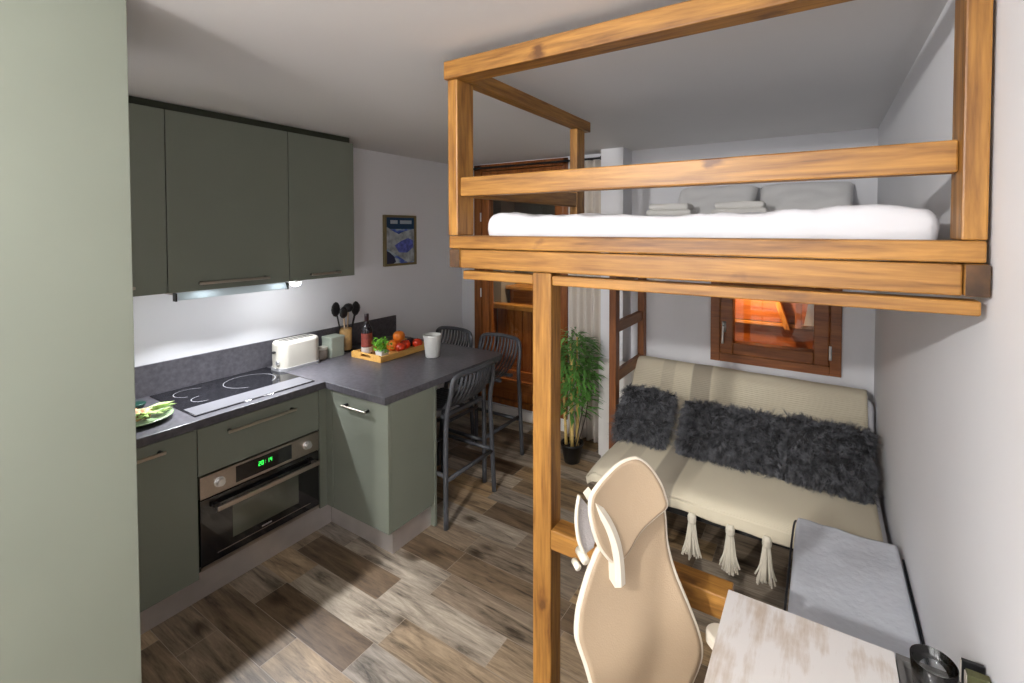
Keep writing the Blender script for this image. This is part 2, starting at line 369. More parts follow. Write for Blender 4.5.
# balcony door --------------------------------------------------------------
d = thing('door_1', 'stained wooden glazed balcony door beside the corner behind the bar stools', 'door', ((DX0 + DX1) / 2, YB, DZ0)); d['kind'] = 'structure'
yf = YB - 0.022
BX('door_frame', dark_z, [(DX0, DX0 + 0.085, yf, YB + 0.07, DZ0, DZ1), (DX1 - 0.04, DX1, yf, YB + 0.07, DZ0, DZ1), (DX0, DX1, yf, YB + 0.07, DZ1 - 0.06, DZ1), (DX0, DX1, yf, YB + 0.07, DZ0, DZ0 + 0.05)], d, 0.004)
lx0, lx1 = DX0 + 0.092, DX1 - 0.045
leaf = BX('door_leaf', dark_z, [(lx0, lx0 + 0.082, yf + 0.008, YB + 0.06, DZ0 + 0.055, DZ1 - 0.065), (lx1 - 0.085, lx1, yf + 0.008, YB + 0.06, DZ0 + 0.055, DZ1 - 0.065),
                                (lx0 + 0.08, lx1 - 0.08, yf + 0.01, YB + 0.055, DZ1 - 0.15, DZ1 - 0.066), (lx0 + 0.08, lx1 - 0.08, yf + 0.02, YB + 0.055, DZ0 + 0.056, 0.24)], d, 0.005)
BX('bottom_rail', dark_x, (lx0 + 0.08, lx1 - 0.08, yf + 0.006, YB + 0.058, 0.242, 0.345), d, 0.006)
BX('glass_pane', pane, (lx0 + 0.08, lx1 - 0.08, YB + 0.02, YB + 0.026, 0.345, DZ1 - 0.15), d)
bm = bmesh.new()
for k, x in enumerate([lx0 + 0.08 + 0.1 * i for i in range(9)][:-1]): pass
for z in (0.45, 1.12, 1.85):
    tube(bm, [(DX0 + 0.088, yf - 0.006, z), (DX0 + 0.088, yf - 0.006, z + 0.085)], 0.007)
obj('hinges', bm, chrome, d)
bm = bmesh.new(); hx = lx1 - 0.043
box(bm, hx - 0.014, hx + 0.014, yf - 0.004, yf + 0.008, 1.10, 1.26)
tube(bm, smooth_path([(hx, yf, 1.215), (hx, yf - 0.05, 1.215), (hx - 0.004, yf - 0.056, 1.20), (hx - 0.006, yf - 0.056, 1.10)]), 0.009)
obj('door_handle', bm, chrome, d, smooth=True)

# outside the door: parapet of vertical boards ------------------------------
SBX('floor_balcony', mat('balcony_concrete', (0.3, 0.29, 0.28), 0.8, nscale=6, namt=0.1), (-1.6, 4.6, T, 6.0, -0.06, 0.02))
bm = bmesh.new()
for i in range(19):
    x = 0.0 + i * 0.112
    box(bm, x, x + 0.104, 4.10, 4.125, 0.06, 0.90)
par = thing('balcony_parapet', 'brown board parapet seen through the balcony door glass', 'parapet', (0.9, 4.1, 0.02))
obj('boards', bm, dark_z, par, 0.003)
BX('top_rail', pine_x, (-0.05, 2.15, 4.06, 4.17, 0.90, 0.955), par, 0.005)
BX('lower_rail', dark_x, (-0.05, 2.15, 4.075, 4.10, 0.14, 0.24), par, 0.004)
BX('post', dark_z, (-0.09, -0.04, 4.06, 4.17, 0.02, 0.955), par, 0.004)
cab = thing('balcony_cupboard', 'brown wooden cupboard standing outside beyond the balcony door', 'cupboard', (0.9, 4.45, 0.02))
BX('body', dark_x, (0.06, 1.6, 4.25, 4.65, 0.02, 1.10), cab, 0.006)
BX('roof_board', pine_x, (0.03, 1.63, 4.20, 4.70, 1.10, 1.14), cab, 0.006)
SBX('wall_outside', mat('outside_render', (0.20, 0.18, 0.16), 0.9, nscale=4, namt=0.1), [(-0.16, 0.02, 4.14, 4.4, 0.02, 2.6), (-1.0, 4.2, 5.2, 5.3, 0.0, 2.6)])
# outside the small window ---------------------------------------------------
sh = thing('window_shutter', 'folded brown wooden shutter lit orange outside the small window', 'shutter', (2.8, 4.0, 0.6))
BX('back_boards', dark_x, [(2.20, 3.5, 4.05, 4.08, 0.02, 1.03), (2.20, 3.5, 4.05, 4.08, 1.04, 1.9)], sh, 0.003)
BX('ledge', pine_x, (2.20, 3.5, 4.0, 4.05, 1.015, 1.035), sh, 0.003)
bm = bmesh.new(); vs = box(bm, 2.86, 2.90, 3.96, 3.99, 1.0, 1.5)
for v in vs:
    if v.co.z > 1.2: v.co.x -= 0.17
obj('brace', bm, pine_z, sh, 0.003)
bm = bmesh.new(); box(bm, 2.93, 2.975, 3.95, 3.98, 1.02, 1.5); obj('brace', bm, lad_z, sh, 0.003)
bm = bmesh.new(); vs = box(bm, 2.99, 3.12, 3.9, 3.905, 1.06, 1.35)
for v in vs:
    if v.co.x < 3.0 and v.co.z > 1.2: v.co.x += 0.05
tag(obj('paper_sheet', bm, whitep), 'white sheet standing outside the small window, behind its right side', 'paper')
SBX('trim_1', pine_x, (2.25, 3.45, T, 4.0, 0.80, 0.84))
for x, y, s in ((2.80, 3.86, 0.03), (2.90, 3.86, 0.034)):
    bm = bmesh.new(); bmesh.ops.create_icosphere(bm, subdivisions=3, radius=s)
    for v in bm.verts:
        v.co *= 1 + 0.18 * noise.noise(v.co * 40 + Vector((x, 0, 0))); v.co.z *= 0.8; v.co += Vector((x, y, 0.84 + s * 0.75))
    tag(obj('pebble', bm, creamp, smooth=True), 'pale pebble on the orange-lit sill outside the small window, %s of two' % ('left' if x < 2.85 else 'right'), 'pebble', 'pebbles outside the window')

# small window ----------------------------------------------------------------
wn = thing('window_1', 'small stained wooden window under the loft bed above the sofa', 'window', ((WX0 + WX1) / 2, YB, WZ0)); wn['kind'] = 'structure'
yf = YB - 0.03
def ringdims(x0, x1, z0, z1, t, y0, y1, tb=None):
    tb = tb or t
    return [(x0, x0 + t, y0, y1, z0, z1), (x1 - t, x1, y0, y1, z0, z1), (x0 + t, x1 - t, y0, y1, z0, z0 + tb), (x0 + t, x1 - t, y0, y1, z1 - t, z1)]
BX('window_frame', dark_x, ringdims(WX0, WX1, WZ0, WZ1, 0.064, yf, YB + 0.06, 0.06), wn, 0.004)
sx0, sx1, sz0, sz1 = WX0 + 0.068, WX1 - 0.068, WZ0 + 0.064, WZ1 - 0.068
BX('sash', dark_x, ringdims(sx0, sx1, sz0, sz1, 0.088, yf - 0.014, YB + 0.05, 0.082), wn, 0.008)
BX('glass_pane', pane, (sx0 + 0.08, sx1 - 0.08, YB + 0.015, YB + 0.02, sz0 + 0.08, sz1 - 0.08), wn)
bm = bmesh.new(); hx = sx0 + 0.028; y = yf - 0.014
box(bm, hx - 0.014, hx + 0.014, y - 0.006, y, 1.04, 1.115)
tube(bm, smooth_path([(hx, y, 1.085), (hx, y - 0.035, 1.085), (hx, y - 0.04, 1.07), (hx - 0.003, y - 0.04, 0.965)]), 0.008)
obj('handle', bm, chrome, wn, smooth=True, label='small silver window handle')
bm = bmesh.new(); tube(bm, [(sx1 + 0.006, yf - 0.016, 0.93), (sx1 + 0.006, yf - 0.016, 1.02)], 0.009); obj('hinge', bm, chrome, wn)

# curtain and rod -------------------------------------------------------------
bm = bmesh.new(); tube(bm, [(0.12, 3.42, 2.352), (1.555, 3.42, 2.352)], 0.009)
rod = thing('curtain_rod', 'thin dark curtain rod above the balcony door', 'curtain rod', (0.8, 3.42, 2.33))
obj('rod', bm, black, rod)
for x in (0.105, 1.57):
    bm = bmesh.new(); bmesh.ops.create_icosphere(bm, subdivisions=3, radius=0.022); bmesh.ops.translate(bm, verts=bm.verts, vec=(x, 3.42, 2.352)); obj('finial', bm, black, rod, smooth=True)
for x in (0.2, 1.44):
    bm = bmesh.new(); tube(bm, [(x, 3.42, 2.352), (x, YB, 2.352)], 0.007); obj('bracket', bm, black, rod)
bm = bmesh.new(); nx, nz = 60, 14; g = []
for i in range(nx + 1):
    u = i / nx; x = 1.265 + 0.295 * u
    for j in range(nz + 1):
        v = j / nz; z = 0.03 + 2.31 * v
        xx = x + 0.01 * math.sin(v * 5 + u * 4) * (1 - v) - 0.03 * (1 - v) * (0.5 - u)
        g.append(bm.verts.new((xx, 3.42 + 0.026 * math.sin(u * math.pi * 9 + 0.6 * math.sin(v * 3)) * (0.75 + 0.25 * (1 - v)), z)))
for i in range(nx):
    for j in range(nz):
        a = i * (nz + 1) + j; bm.faces.new((g[a], g[a + nz + 1], g[a + nz + 2], g[a + 1]))
o = obj('curtain', bm, curtm, smooth=True); so = o.modifiers.new('s', 'SOLIDIFY'); so.thickness = 0.003
tag(o, 'beige curtain gathered at the right of the balcony door behind the bamboo plant', 'curtain')
# low white box behind the ladder
hb = thing('panel_heater', 'low white panel heater standing against the back wall behind the ladder', 'heater', (1.73, 3.27, 0.0))
BX('body', whitep, (1.63, 1.90, 3.22, 3.325, 0.03, 0.76), hb, 0.01)
BX('foot', whitep, (1.65, 1.69, 3.23, 3.31, 0.0, 0.03), hb); BX('foot', whitep, (1.82, 1.86, 3.23, 3.31, 0.0, 0.03), hb)

# ------------------------------------------------------------------ kitchen
XD, XC, XP = 0.601, 0.613, 0.565
ZT = 0.883; ZU = ZT - 0.040; ZP = 0.141
Y1, Y2, YP = 0.985, 1.590, 1.637
def pull(name, parent, x, y0, y1, z, axis='y'):
    bm = bmesh.new()
    if axis == 'y':
        box(bm, x + 0.021, x + 0.033, y0, y1, z - 0.007, z + 0.007)
    else:
        box(bm, y0, y1, x - 0.032, x - 0.022, z - 0.005, z + 0.005)
    h = obj(name, bm, handle_m, parent, 0.003)
    for t in (y0 + 0.015, y1 - 0.015):
        bm = bmesh.new()
        if axis == 'y': tube(bm, [(x, t, z), (x + 0.024, t, z)], 0.009)
        else: tube(bm, [(t, x, z), (t, x - 0.024, z)], 0.009)
        obj('handle_post', bm, black, h)
    return h
# tall cupboard by the entrance, nearer to the camera than the kitchen run
tc_ = thing('tall_cupboard', 'tall pale sage green cupboard filling the left edge, nearest the camera', 'cupboard', (1.22, 0.19, 0.0))
BX('carcass', sage, (0.92, 1.499, -0.12, 0.484, 0.10, 2.395), tc_, 0.001)
BX('plinth', alu, (0.94, 1.47, -0.10, 0.46, 0.0, 0.10), tc_)
BX('door', sage, (1.501, 1.520, -0.118, 0.484, 0.105, 2.400), tc_, 0.0015)
pull('handle', tc_, 1.520, -0.10, -0.09, 1.0)

# base cabinets
c1 = thing('base_cabinet', 'sage green base cabinet to the left of the black oven', 'cabinet', (0.3, 0.68, 0.0))
BX('carcass', sage_edge, (0.012, 0.578, 0.386, Y1 - 0.003, ZP, ZU), c1)
dr = BX('door', sage, (0.580, XD, 0.387, Y1 - 0.002, ZP - 0.018, ZU - 0.006), c1, 0.0015)
pull('handle', dr, XD, 0.515, 0.857, 0.790)
BX('plinth', alu, (XP - 0.016, XP, 0.386, YP + 0.049, 0.0, ZP - 0.004), c1)

ov = thing('oven_cabinet', 'sage green cabinet with a deep drawer over the black oven', 'cabinet', (0.3, 1.29, 0.0))
BX('carcass', sage_edge, [(0.012, 0.578, Y1, Y1 + 0.016, ZP, ZU), (0.012, 0.578, Y2 - 0.016, Y2, ZP, ZU), (0.012, 0.578, Y1, Y2, 0.603, 0.617), (0.012, 0.578, Y1, Y2, ZP, ZP + 0.012)], ov)
dw = BX('drawer_front', sage, (0.580, XD, Y1 + 0.002, Y2 - 0.001, 0.610, ZU - 0.006), ov, 0.0015)
pull('handle', dw, XD, 1.105, 1.445, 0.785)
oven = thing('built_in_oven', 'black glass built-in oven with a brushed steel control panel', 'oven', (0.3, 1.29, ZP + 0.012))
oy0, oy1 = Y1 + 0.006, Y2 - 0.006
BX('housing', black, (0.05, 0.585, Y1 + 0.018, Y2 - 0.018, ZP + 0.014, 0.600), oven)
cp = BX('control_panel', steel, (0.587, 0.606, oy0, oy1, 0.497, 0.603), oven, 0.002)
BX('display', bglass, (0.606, 0.608, 1.145, 1.425, 0.512, 0.592), cp)
dg = emis('green_digits', (0.05, 0.9, 0.12), 1.6)
# clock digits as segments
bm = bmesh.new()
SEG = {'0': 'abcdef', '1': 'bc', '2': 'abged', '3': 'abgcd', '4': 'fgbc', '8': 'abcdefg'}
for ci, ch in enumerate('20:14'):
    oy = 1.252 + ci * 0.0145; h_, w_ = 0.022, 0.009; zb = 0.547
    if ch == ':':
        for zz in (zb + 0.006, zb + 0.015): box(bm, 0.608, 0.6085, oy + 0.004, oy + 0.006, zz, zz + 0.002)
        continue
    s_ = {'a': (0, w_, h_ - .002, h_), 'd': (0, w_, 0, .002), 'g': (0, w_, h_ / 2 - .001, h_ / 2 + .001), 'f': (0, .002, h_ / 2, h_), 'e': (0, .002, 0, h_ / 2), 'b': (w_ - .002, w_, h_ / 2, h_), 'c': (w_ - .002, w_, 0, h_ / 2)}
    for k in SEG[ch]:
        a = s_[k]; box(bm, 0.608, 0.6086, oy + a[0], oy + a[1], zb + a[2], zb + a[3])
obj('clock_digits', bm, dg, cp)
for yk in (1.072, 1.513):
    bm = bmesh.new(); tube(bm, [(0.606, yk, 0.552), (0.612, yk, 0.552)], 0.024, 24); tube(bm, [(0.612, yk, 0.552), (0.632, yk, 0.552)], [0.018, 0.016], 24)
    obj('knob', bm, chrome, cp)
od = BX('oven_door', bglass, (0.586, 0.604, oy0, oy1, ZP + 0.030, 0.491), oven, 0.003)
BX('door_window', ovenglass, (0.604, 0.605, 1.128, 1.462, 0.245, 0.405), od)
BX('trim_line', steel, (0.604, 0.6048, 1.06, 1.53, 0.205, 0.209), od)
BX('emblem', chrome, (0.604, 0.605, 1.265, 1.315, 0.219, 0.226), od)
bm = bmesh.new(); box(bm, 0.638, 0.650, 1.045, 1.563, 0.428, 0.452); oh = obj('door_handle', bm, steel, od, 0.003)
for yk in (1.06, 1.548): BX('handle_post', steel, (0.604, 0.638, yk - 0.01, yk + 0.01, 0.432, 0.448), oh)
BX('bottom_trim', steel, (0.586, 0.602, oy0, oy1, ZP + 0.012, ZP + 0.028), oven)
# corner filler + peninsula cabinet
pc = thing('peninsula_cabinet', 'sage green corner cabinet carrying the breakfast bar', 'cabinet', (0.85, 1.8, 0.0))
XO = 1.137
BX('carcass', sage, (0.62, XO - 0.001, YP + 0.021, 1.972, ZP, ZU), pc, 0.001)
BX('corner_filler', sage, [(0.585, XD, Y2 + 0.002, 1.655, ZP, ZU), (0.585, 0.655, YP, 1.655, ZP, ZU)], pc, 0.001)
pd = BX('door', sage, (0.660, XO, YP, YP + 0.019, ZP, ZU - 0.004), pc, 0.0015)
bm = bmesh.new(); box(bm, 0.785, 0.995, YP - 0.036, YP - 0.026, 0.775, 0.787); h = obj('handle', bm, handle_m, pd, 0.003)
for t in (0.80, 0.98):
    bm = bmesh.new(); tube(bm, [(t, YP, 0.781), (t, YP - 0.028, 0.781)], 0.009); obj('handle_post', bm, black, h)
BX('end_panel', sage, (XO - 0.55, XO + 0.002, 1.974, 1.992, 0.0, ZU), pc, 0.001)
BX('plinth', alu, [(XP + 0.001, XO - 0.03, YP + 0.05, YP + 0.066, 0.0, ZP), (XO - 0.046, XO - 0.03, YP + 0.0665, 1.973, 0.0, ZP)], pc)

# worktop (L shape with the breakfast bar)
bm = bmesh.new()
pts = [(0.0, 0.36), (XC, 0.36), (XC, YP - 0.013), (1.130, YP - 0.013), (1.150, 2.60), (1.135, 2.65), (1.09, 2.668), (0.0, 2.668)]
lo = [bm.verts.new((x, y, ZU)) for x, y in pts]; hi = [bm.verts.new((x, y, ZT)) for x, y in pts]
bm.faces.new(lo[::-1]); bm.faces.new(hi)
for i in range(len(pts)): bm.faces.new((lo[i], lo[(i + 1) % len(pts)], hi[(i + 1) % len(pts)], hi[i]))
wt = obj('worktop', bm, stone, bevel=0.002)
tag(wt, 'dark grey laminate worktop turning into the breakfast bar', 'worktop')
bs = BX('backsplash', stone, (0.0005, 0.016, 0.36, 2.665, ZT, 1.050), None, 0.001)
tag(bs, 'dark grey upstand board along the wall behind the worktop', 'upstand')
bleg = BX('bar_support', black, (0.02, 0.06, 2.20, 2.60, 0.0, ZU)); tag(bleg, 'dark support panel under the far end of the breakfast bar', 'support')

# hob
hb0 = thing('ceramic_hob', 'black ceramic hob with a pale front strip set in the worktop', 'hob', (0.30, 1.29, ZT))
BX('glass_plate', bglass, (0.035, 0.556, 0.995, 1.596, ZT, ZT + 0.005), hb0, 0.001)
BX('front_strip', hobstrip, (0.415, 0.548, 1.003, 1.588, ZT + 0.005, ZT + 0.0056), hb0)
def ring(parent, cx, cy, r, a0=0, a1=360, zz=ZT + 0.0052):
    bm = bmesh.new(); n = 48; prev = None
    for i in range(n + 1):
        a = R(a0 + (a1 - a0) * i / n)
        cur = [bm.verts.new((cx + q * math.cos(a), cy + q * math.sin(a), zz)) for q in (r - 0.003, r)]
        if prev: bm.faces.new((prev[0], prev[1], cur[1], cur[0]))
        prev = cur
    obj('cooking_zone_ring', bm, ringm, parent)
ring(hb0, 0.165, 1.13, 0.075, 120, 330); ring(hb0, 0.318, 1.13, 0.055, 180, 360); ring(hb0, 0.23, 1.40, 0.13, 30, 330)

# wall cabinets
XU, ZB, ZTU = 0.347, 1.461, 2.36
G1, G2, G3 = 0.975, 1.576, 2.026
def wallcab(y0, y1, label, hy=None, hz=None):
    t = thing('wall_cabinet', label, 'cabinet', (0.17, (y0 + y1) / 2, ZB))
    BX('carcass', sage, (0.002, XU - 0.021, y0 + 0.0005, y1 - 0.0005, ZB + 0.002, ZTU - 0.002), t)
    dd = BX('door', sage, (XU - 0.019, XU, y0 + 0.002, y1 - 0.002, ZB, ZTU), t, 0.0015)
    pull('handle', dd, XU, hy[0], hy[1], hz)
    return t
wallcab(0.375, G1, 'leftmost sage wall cabinet, partly behind the tall cupboard', (0.497, 0.842), 1.502)
wallcab(G1, G2, 'widest sage wall cabinet, directly above the cooker hood', (1.098, 1.447), 1.498)
wallcab(G2, G3, 'rightmost sage wall cabinet above the white toaster', (1.70, 1.905), 1.493)
BX('shadow_gap_strip', sage_edge, (0.002, XU - 0.04, 0.376, G3 - 0.002, ZTU + 0.001, ZC - 0.001))  # dark strip paints the shade of the gap above the cabinets
tag(bpy.data.objects['shadow_gap_strip'], 'dark strip standing in for the shadow gap between the wall cabinets and the ceiling', 'shadow strip')
hd = thing('cooker_hood', 'slim cooker hood with a glass visor under the middle wall cabinet', 'cooker hood', (0.2, 1.28, ZB - 0.03))
BX('body', steel, (0.05, 0.335, G1 + 0.03, G2 - 0.02, ZB - 0.016, ZB), hd, 0.002)
bm = bmesh.new(); vs = box(bm, 0.350, 0.354, 1.0, 1.545, ZB - 0.038, ZB - 0.001)
for v in vs:
    if v.co.z < ZB - 0.02: v.co.x += 0.022
obj('visor', bm, visorm, hd)
for yy in (0.994, 1.545): BX('visor_clip', black, (0.345, 0.380, yy, yy + 0.006, ZB - 0.042, ZB - 0.001), hd)
lampm = emis('hood_lamp_glow', (0.88, 0.93, 1.0), 9)
for yy in (1.12, 1.50):
    bm = bmesh.new(); tube(bm, [(0.30, yy, ZB - 0.016), (0.30, yy, ZB - 0.018)], 0.03, 24); obj('lamp', bm, lampm, hd)
lp = thing('under_cabinet_light', 'small glowing round light under the right wall cabinet', 'light', (0.305, 1.635, ZB - 0.03))
bm = bmesh.new(); lathe(bm, [(0.032, ZB), (0.032, ZB - 0.012)], 0.305, 1.635); obj('housing', bm, whitep, lp)
bm = bmesh.new(); lathe(bm, [(0.031, ZB - 0.012), (0.027, ZB - 0.026), (0.014, ZB - 0.036), (0.001, ZB - 0.038)], 0.305, 1.635); obj('diffuser', bm, emis('led_glow', (0.95, 0.97, 1.0), 90), lp, smooth=True)

# picture on the left wall
fr = thing('picture_frame', 'small framed poster of a snowy blue mountain on the left wall', 'picture', (0.015, 2.715, 1.468))
gold = mat('dull_gold_frame', (0.20, 0.155, 0.07), 0.5)
BX('frame', gold, [(0.0, 0.028, 2.545, 2.565, 1.468, 1.895), (0.0, 0.028, 2.868, 2.888, 1.468, 1.895), (0.0, 0.028, 2.565, 2.868, 1.468, 1.488), (0.0, 0.028, 2.565, 2.868, 1.875, 1.895)], fr, 0.002)
def poster():
    m = bpy.data.materials.new('poster_print'); m.use_nodes = True; nt = m.node_tree; N = nt.nodes.new; L = nt.links.new; b = nt.nodes['Principled BSDF']
    tc = N('ShaderNodeTexCoord'); mp = N('ShaderNodeMapping'); mp.inputs['Rotation'].default_value = (R(35), 0, 0); mp.inputs['Scale'].default_value = (1, 4, 9)
    L(tc.outputs['Object'], mp.inputs[0]); n = N('ShaderNodeTexNoise'); n.inputs['Scale'].default_value = 1.3; n.inputs['Detail'].default_value = 4; L(mp.outputs[0], n.inputs['Vector'])
    r = N('ShaderNodeValToRGB'); e = r.color_ramp.elements; e[0].position = 0.36; e[0].color = (0.02, 0.05, 0.20, 1); e[1].position = 0.60; e[1].color = (0.55, 0.62, 0.66, 1)
    x = e.new(0.47); x.color = (0.07, 0.13, 0.55, 1); x = e.new(0.52); x.color = (0.30, 0.42, 0.5, 1)
    L(n.outputs['Fac'], r.inputs[0])
    sx = N('ShaderNodeSeparateXYZ'); L(tc.outputs['Object'], sx.inputs[0])
    mt = N('ShaderNodeMath'); mt.operation = 'GREATER_THAN'; mt.inputs[1].default_value = 0.31; L(sx.outputs['Z'], mt.inputs[0])
    mx = N('ShaderNodeMixRGB'); L(mt.outputs[0], mx.inputs[0]); L(r.outputs[0], mx.inputs[1]); mx.inputs[2].default_value = (0.01, 0.05, 0.12, 1)
    L(mx.outputs[0], b.inputs['Base Color']); b.inputs['Roughness'].default_value = 0.3
    return m
pr = BX('print', poster(), (0.012, 0.016, 2.565, 2.868, 1.488, 1.875), fr)
def flat(name, pts_, m, x=0.0163):
    bm = bmesh.new(); f = bm.faces.new([bm.verts.new((x, y, z)) for y, z in pts_])
    r_ = bmesh.ops.extrude_face_region(bm, geom=[f]); bmesh.ops.translate(bm, verts=[v for v in r_['geom'] if isinstance(v, bmesh.types.BMVert)], vec=(0.0004, 0, 0))
    obj(name, bm, m, pr)
flat('snow_slope', [(2.565, 1.80), (2.63, 1.765), (2.70, 1.735), (2.76, 1.76), (2.868, 1.775), (2.868, 1.50), (2.80, 1.488), (2.66, 1.565), (2.565, 1.62)], mat('poster_snow', (0.36, 0.40, 0.42), 0.35, nscale=18, namt=0.45))
flat('blue_valley', [(2.655, 1.64), (2.72, 1.675), (2.80, 1.70), (2.853, 1.68), (2.857, 1.62), (2.79, 1.575), (2.70, 1.58)], mat('poster_blue', (0.10, 0.13, 0.48), 0.35, nscale=30, namt=0.5), 0.0168)
flat('dark_forest', [(2.565, 1.60), (2.60, 1.585), (2.65, 1.545), (2.668, 1.50), (2.64, 1.488), (2.565, 1.488)], mat('poster_navy', (0.008, 0.015, 0.06), 0.35), 0.0168)
tm_ = mat('poster_title', (0.45, 0.52, 0.58), 0.4)
for w0, w1 in ((0, 3), (4, 9)):
    bm = bmesh.new()
    for i in range(w0, w1):
        y0 = 2.612 + i * 0.0255; box(bm, 0.016, 0.0167, y0, y0 + 0.0245, 1.822, 1.852)
    obj('title_word', bm, tm_, fr)

# ------------------------------------------------------------------ things on the worktop
ZW = ZT
# toaster
t = thing('toaster', 'white long-slot toaster beside the hob', 'toaster', (0.165, 1.73, ZW))
def rbox(bm, cx, cy, hx, hy, z0, z1, r, ang=0, seg=6, taper=1.0, top_r=0.0, rings=4):
    """rounded-plan box, rounded top edge"""
    def ringpts(sx, sy, rr):
        out = []
        for qx, qy, a0 in ((1, 1, 0), (-1, 1, 90), (-1, -1, 180), (1, -1, 270)):
            for k in range(seg + 1):
                a = R(a0 + 90 * k / seg)
                x, y = qx * (sx - rr) + rr * math.cos(a), qy * (sy - rr) + rr * math.sin(a)
                out.append((cx + x * math.cos(ang) - y * math.sin(ang), cy + x * math.sin(ang) + y * math.cos(ang)))
        return out
    lv = [(z0, 1.0, 0)]
    if top_r:
        for k in range(rings + 1):
            a = R(90 * k / rings); lv.append((z1 - top_r + top_r * math.sin(a), None, top_r * (1 - math.cos(a))))
    else: lv.append((z1, taper, 0))
    prev = None
    for z, sc, ins in lv:
        s = taper if sc is None else sc
        cur = [bm.verts.new((x, y, z)) for x, y in ringpts(hx * s - ins, hy * s - ins, max(r - ins, 0.002))]
        if prev:
            n = len(cur)
            for i in range(n): bm.faces.new((prev[i], prev[(i + 1) % n], cur[(i + 1) % n], cur[i]))
        else: bm.faces.new(cur[::-1])
        prev = cur
    bm.faces.new(prev)
TX, TY = 0.165, 1.715
bm = bmesh.new(); rbox(bm, TX, TY, 0.072, 0.135, ZW + 0.022, ZW + 0.185, 0.055, top_r=0.02); obj('body', bm, creamp, t, smooth=False)
bm = bmesh.new(); rbox(bm, TX, TY, 0.076, 0.139, ZW, ZW + 0.022, 0.05); obj('base', bm, mat('grey_toaster_base', (0.30, 0.30, 0.31), 0.4), t)
BX('slot', black, [(TX - 0.03, TX - 0.008, TY - 0.10, TY + 0.10, ZW + 0.184, ZW + 0.1862), (TX + 0.010, TX + 0.03, TY - 0.10, TY + 0.10, ZW + 0.184, ZW + 0.1862)], t)
BX('lever', black, (TX - 0.012, TX + 0.012, TY - 0.152, TY - 0.134, ZW + 0.115, ZW + 0.128), t, 0.003)
bm = bmesh.new(); tube(bm, [(TX + 0.035, TY - 0.134, ZW + 0.06), (TX + 0.035, TY - 0.145, ZW + 0.06)], 0.014); obj('dial', bm, chrome, t)
# jar with wooden lid
jx, jy = 0.15, 1.900
j = thing('storage_jar', 'small grey jar with a cream lid between the toaster and the pale green box', 'jar', (jx, jy, ZW))
bm = bmesh.new(); lathe(bm, [(0.036, ZW), (0.040, ZW + 0.01), (0.040, ZW + 0.062), (0.037, ZW + 0.066)], jx, jy); obj('body', bm, mat('taupe_jar', (0.30, 0.26, 0.22), 0.5), j, smooth=True)
bm = bmesh.new(); lathe(bm, [(0.041, ZW + 0.066), (0.041, ZW + 0.080), (0.038, ZW + 0.083)], jx, jy); obj('lid', bm, creamp, j, 0.001)
kx, ky = 0.135, 2.000
j = thing('storage_tin', 'square pale green box between the jar and the utensil pot', 'box', (kx, ky, ZW))
bm = bmesh.new(); rbox(bm, kx, ky, 0.055, 0.055, ZW, ZW + 0.125, 0.012); obj('body', bm, mint, j)
bm = bmesh.new(); rbox(bm, kx, ky, 0.057, 0.057, ZW + 0.125, ZW + 0.140, 0.012, top_r=0.005); obj('lid', bm, mint, j)
ux, uy = 0.100, 2.125
j = thing('utensil_pot', 'bamboo utensil pot standing in front of the dark upstand', 'utensil pot', (ux, uy, ZW))
bm = bmesh.new(); lathe(bm, [(0.043, ZW), (0.045, ZW + 0.012)], ux, uy); obj('foot', bm, black, j)
bm = bmesh.new(); lathe(bm, [(0.042, ZW + 0.012), (0.042, ZW + 0.165), (0.038, ZW + 0.165), (0.038, ZW + 0.03)], ux, uy, cap=False)
lathe(bm, [(0.041, ZW + 0.012), (0.041, ZW + 0.03)], ux, uy); obj('cup', bm, mat('bamboo_cup', (0.55, 0.33, 0.12), 0.5, nscale=30, namt=0.2), j, smooth=True)
def utensil(dx, dy, lx, ly, L_, kind, label, m):
    o = thing('cooking_utensil', label, 'utensil', (ux + dx * .4, uy + dy * .4, ZW + 0.035), 'utensils in the bamboo pot')
    p0 = Vector((ux + dx * 0.4, uy + dy * 0.4, ZW + 0.035)); p1 = Vector((ux + lx, uy + ly, ZW + L_ - 0.05))
    bm = bmesh.new(); tube(bm, [p0, p1], 0.0055, 8); obj('handle', bm, m, o)
    bm = bmesh.new(); d_ = (p1 - p0).normalized()
    bmesh.ops.create_icosphere(bm, subdivisions=2, radius=1)
    sc = {'spoon': (0.012, 0.034, 0.044), 'spatula': (0.006, 0.036, 0.055), 'ladle': (0.034, 0.040, 0.034)}[kind]
    for v in bm.verts: v.co = Vector((v.co.x * sc[0], v.co.y * sc[1], v.co.z * sc[2])) + p1 + d_ * 0.028
    obj('head', bm, black, o, smooth=True)
grip = mat('pale_wood_grip', (0.66, 0.50, 0.33), 0.5)
utensil(-0.02, -0.03, -0.015, -0.062, 0.335, 'spatula', 'black spatula leaning left in the bamboo pot', black)
utensil(0.01, -0.01, 0.02, -0.028, 0.31, 'spoon', 'black spoon left of centre in the bamboo pot', grip)
utensil(0.0, 0.02, 0.0, 0.022, 0.335, 'ladle', 'black ladle in the middle of the bamboo pot', grip)
utensil(0.02, 0.03, 0.015, 0.068, 0.325, 'spatula', 'black slotted turner leaning right in the bamboo pot', black)
utensil(0.01, 0.04, -0.02, 0.100, 0.32, 'spoon', 'black serving spoon furthest right in the bamboo pot', black)
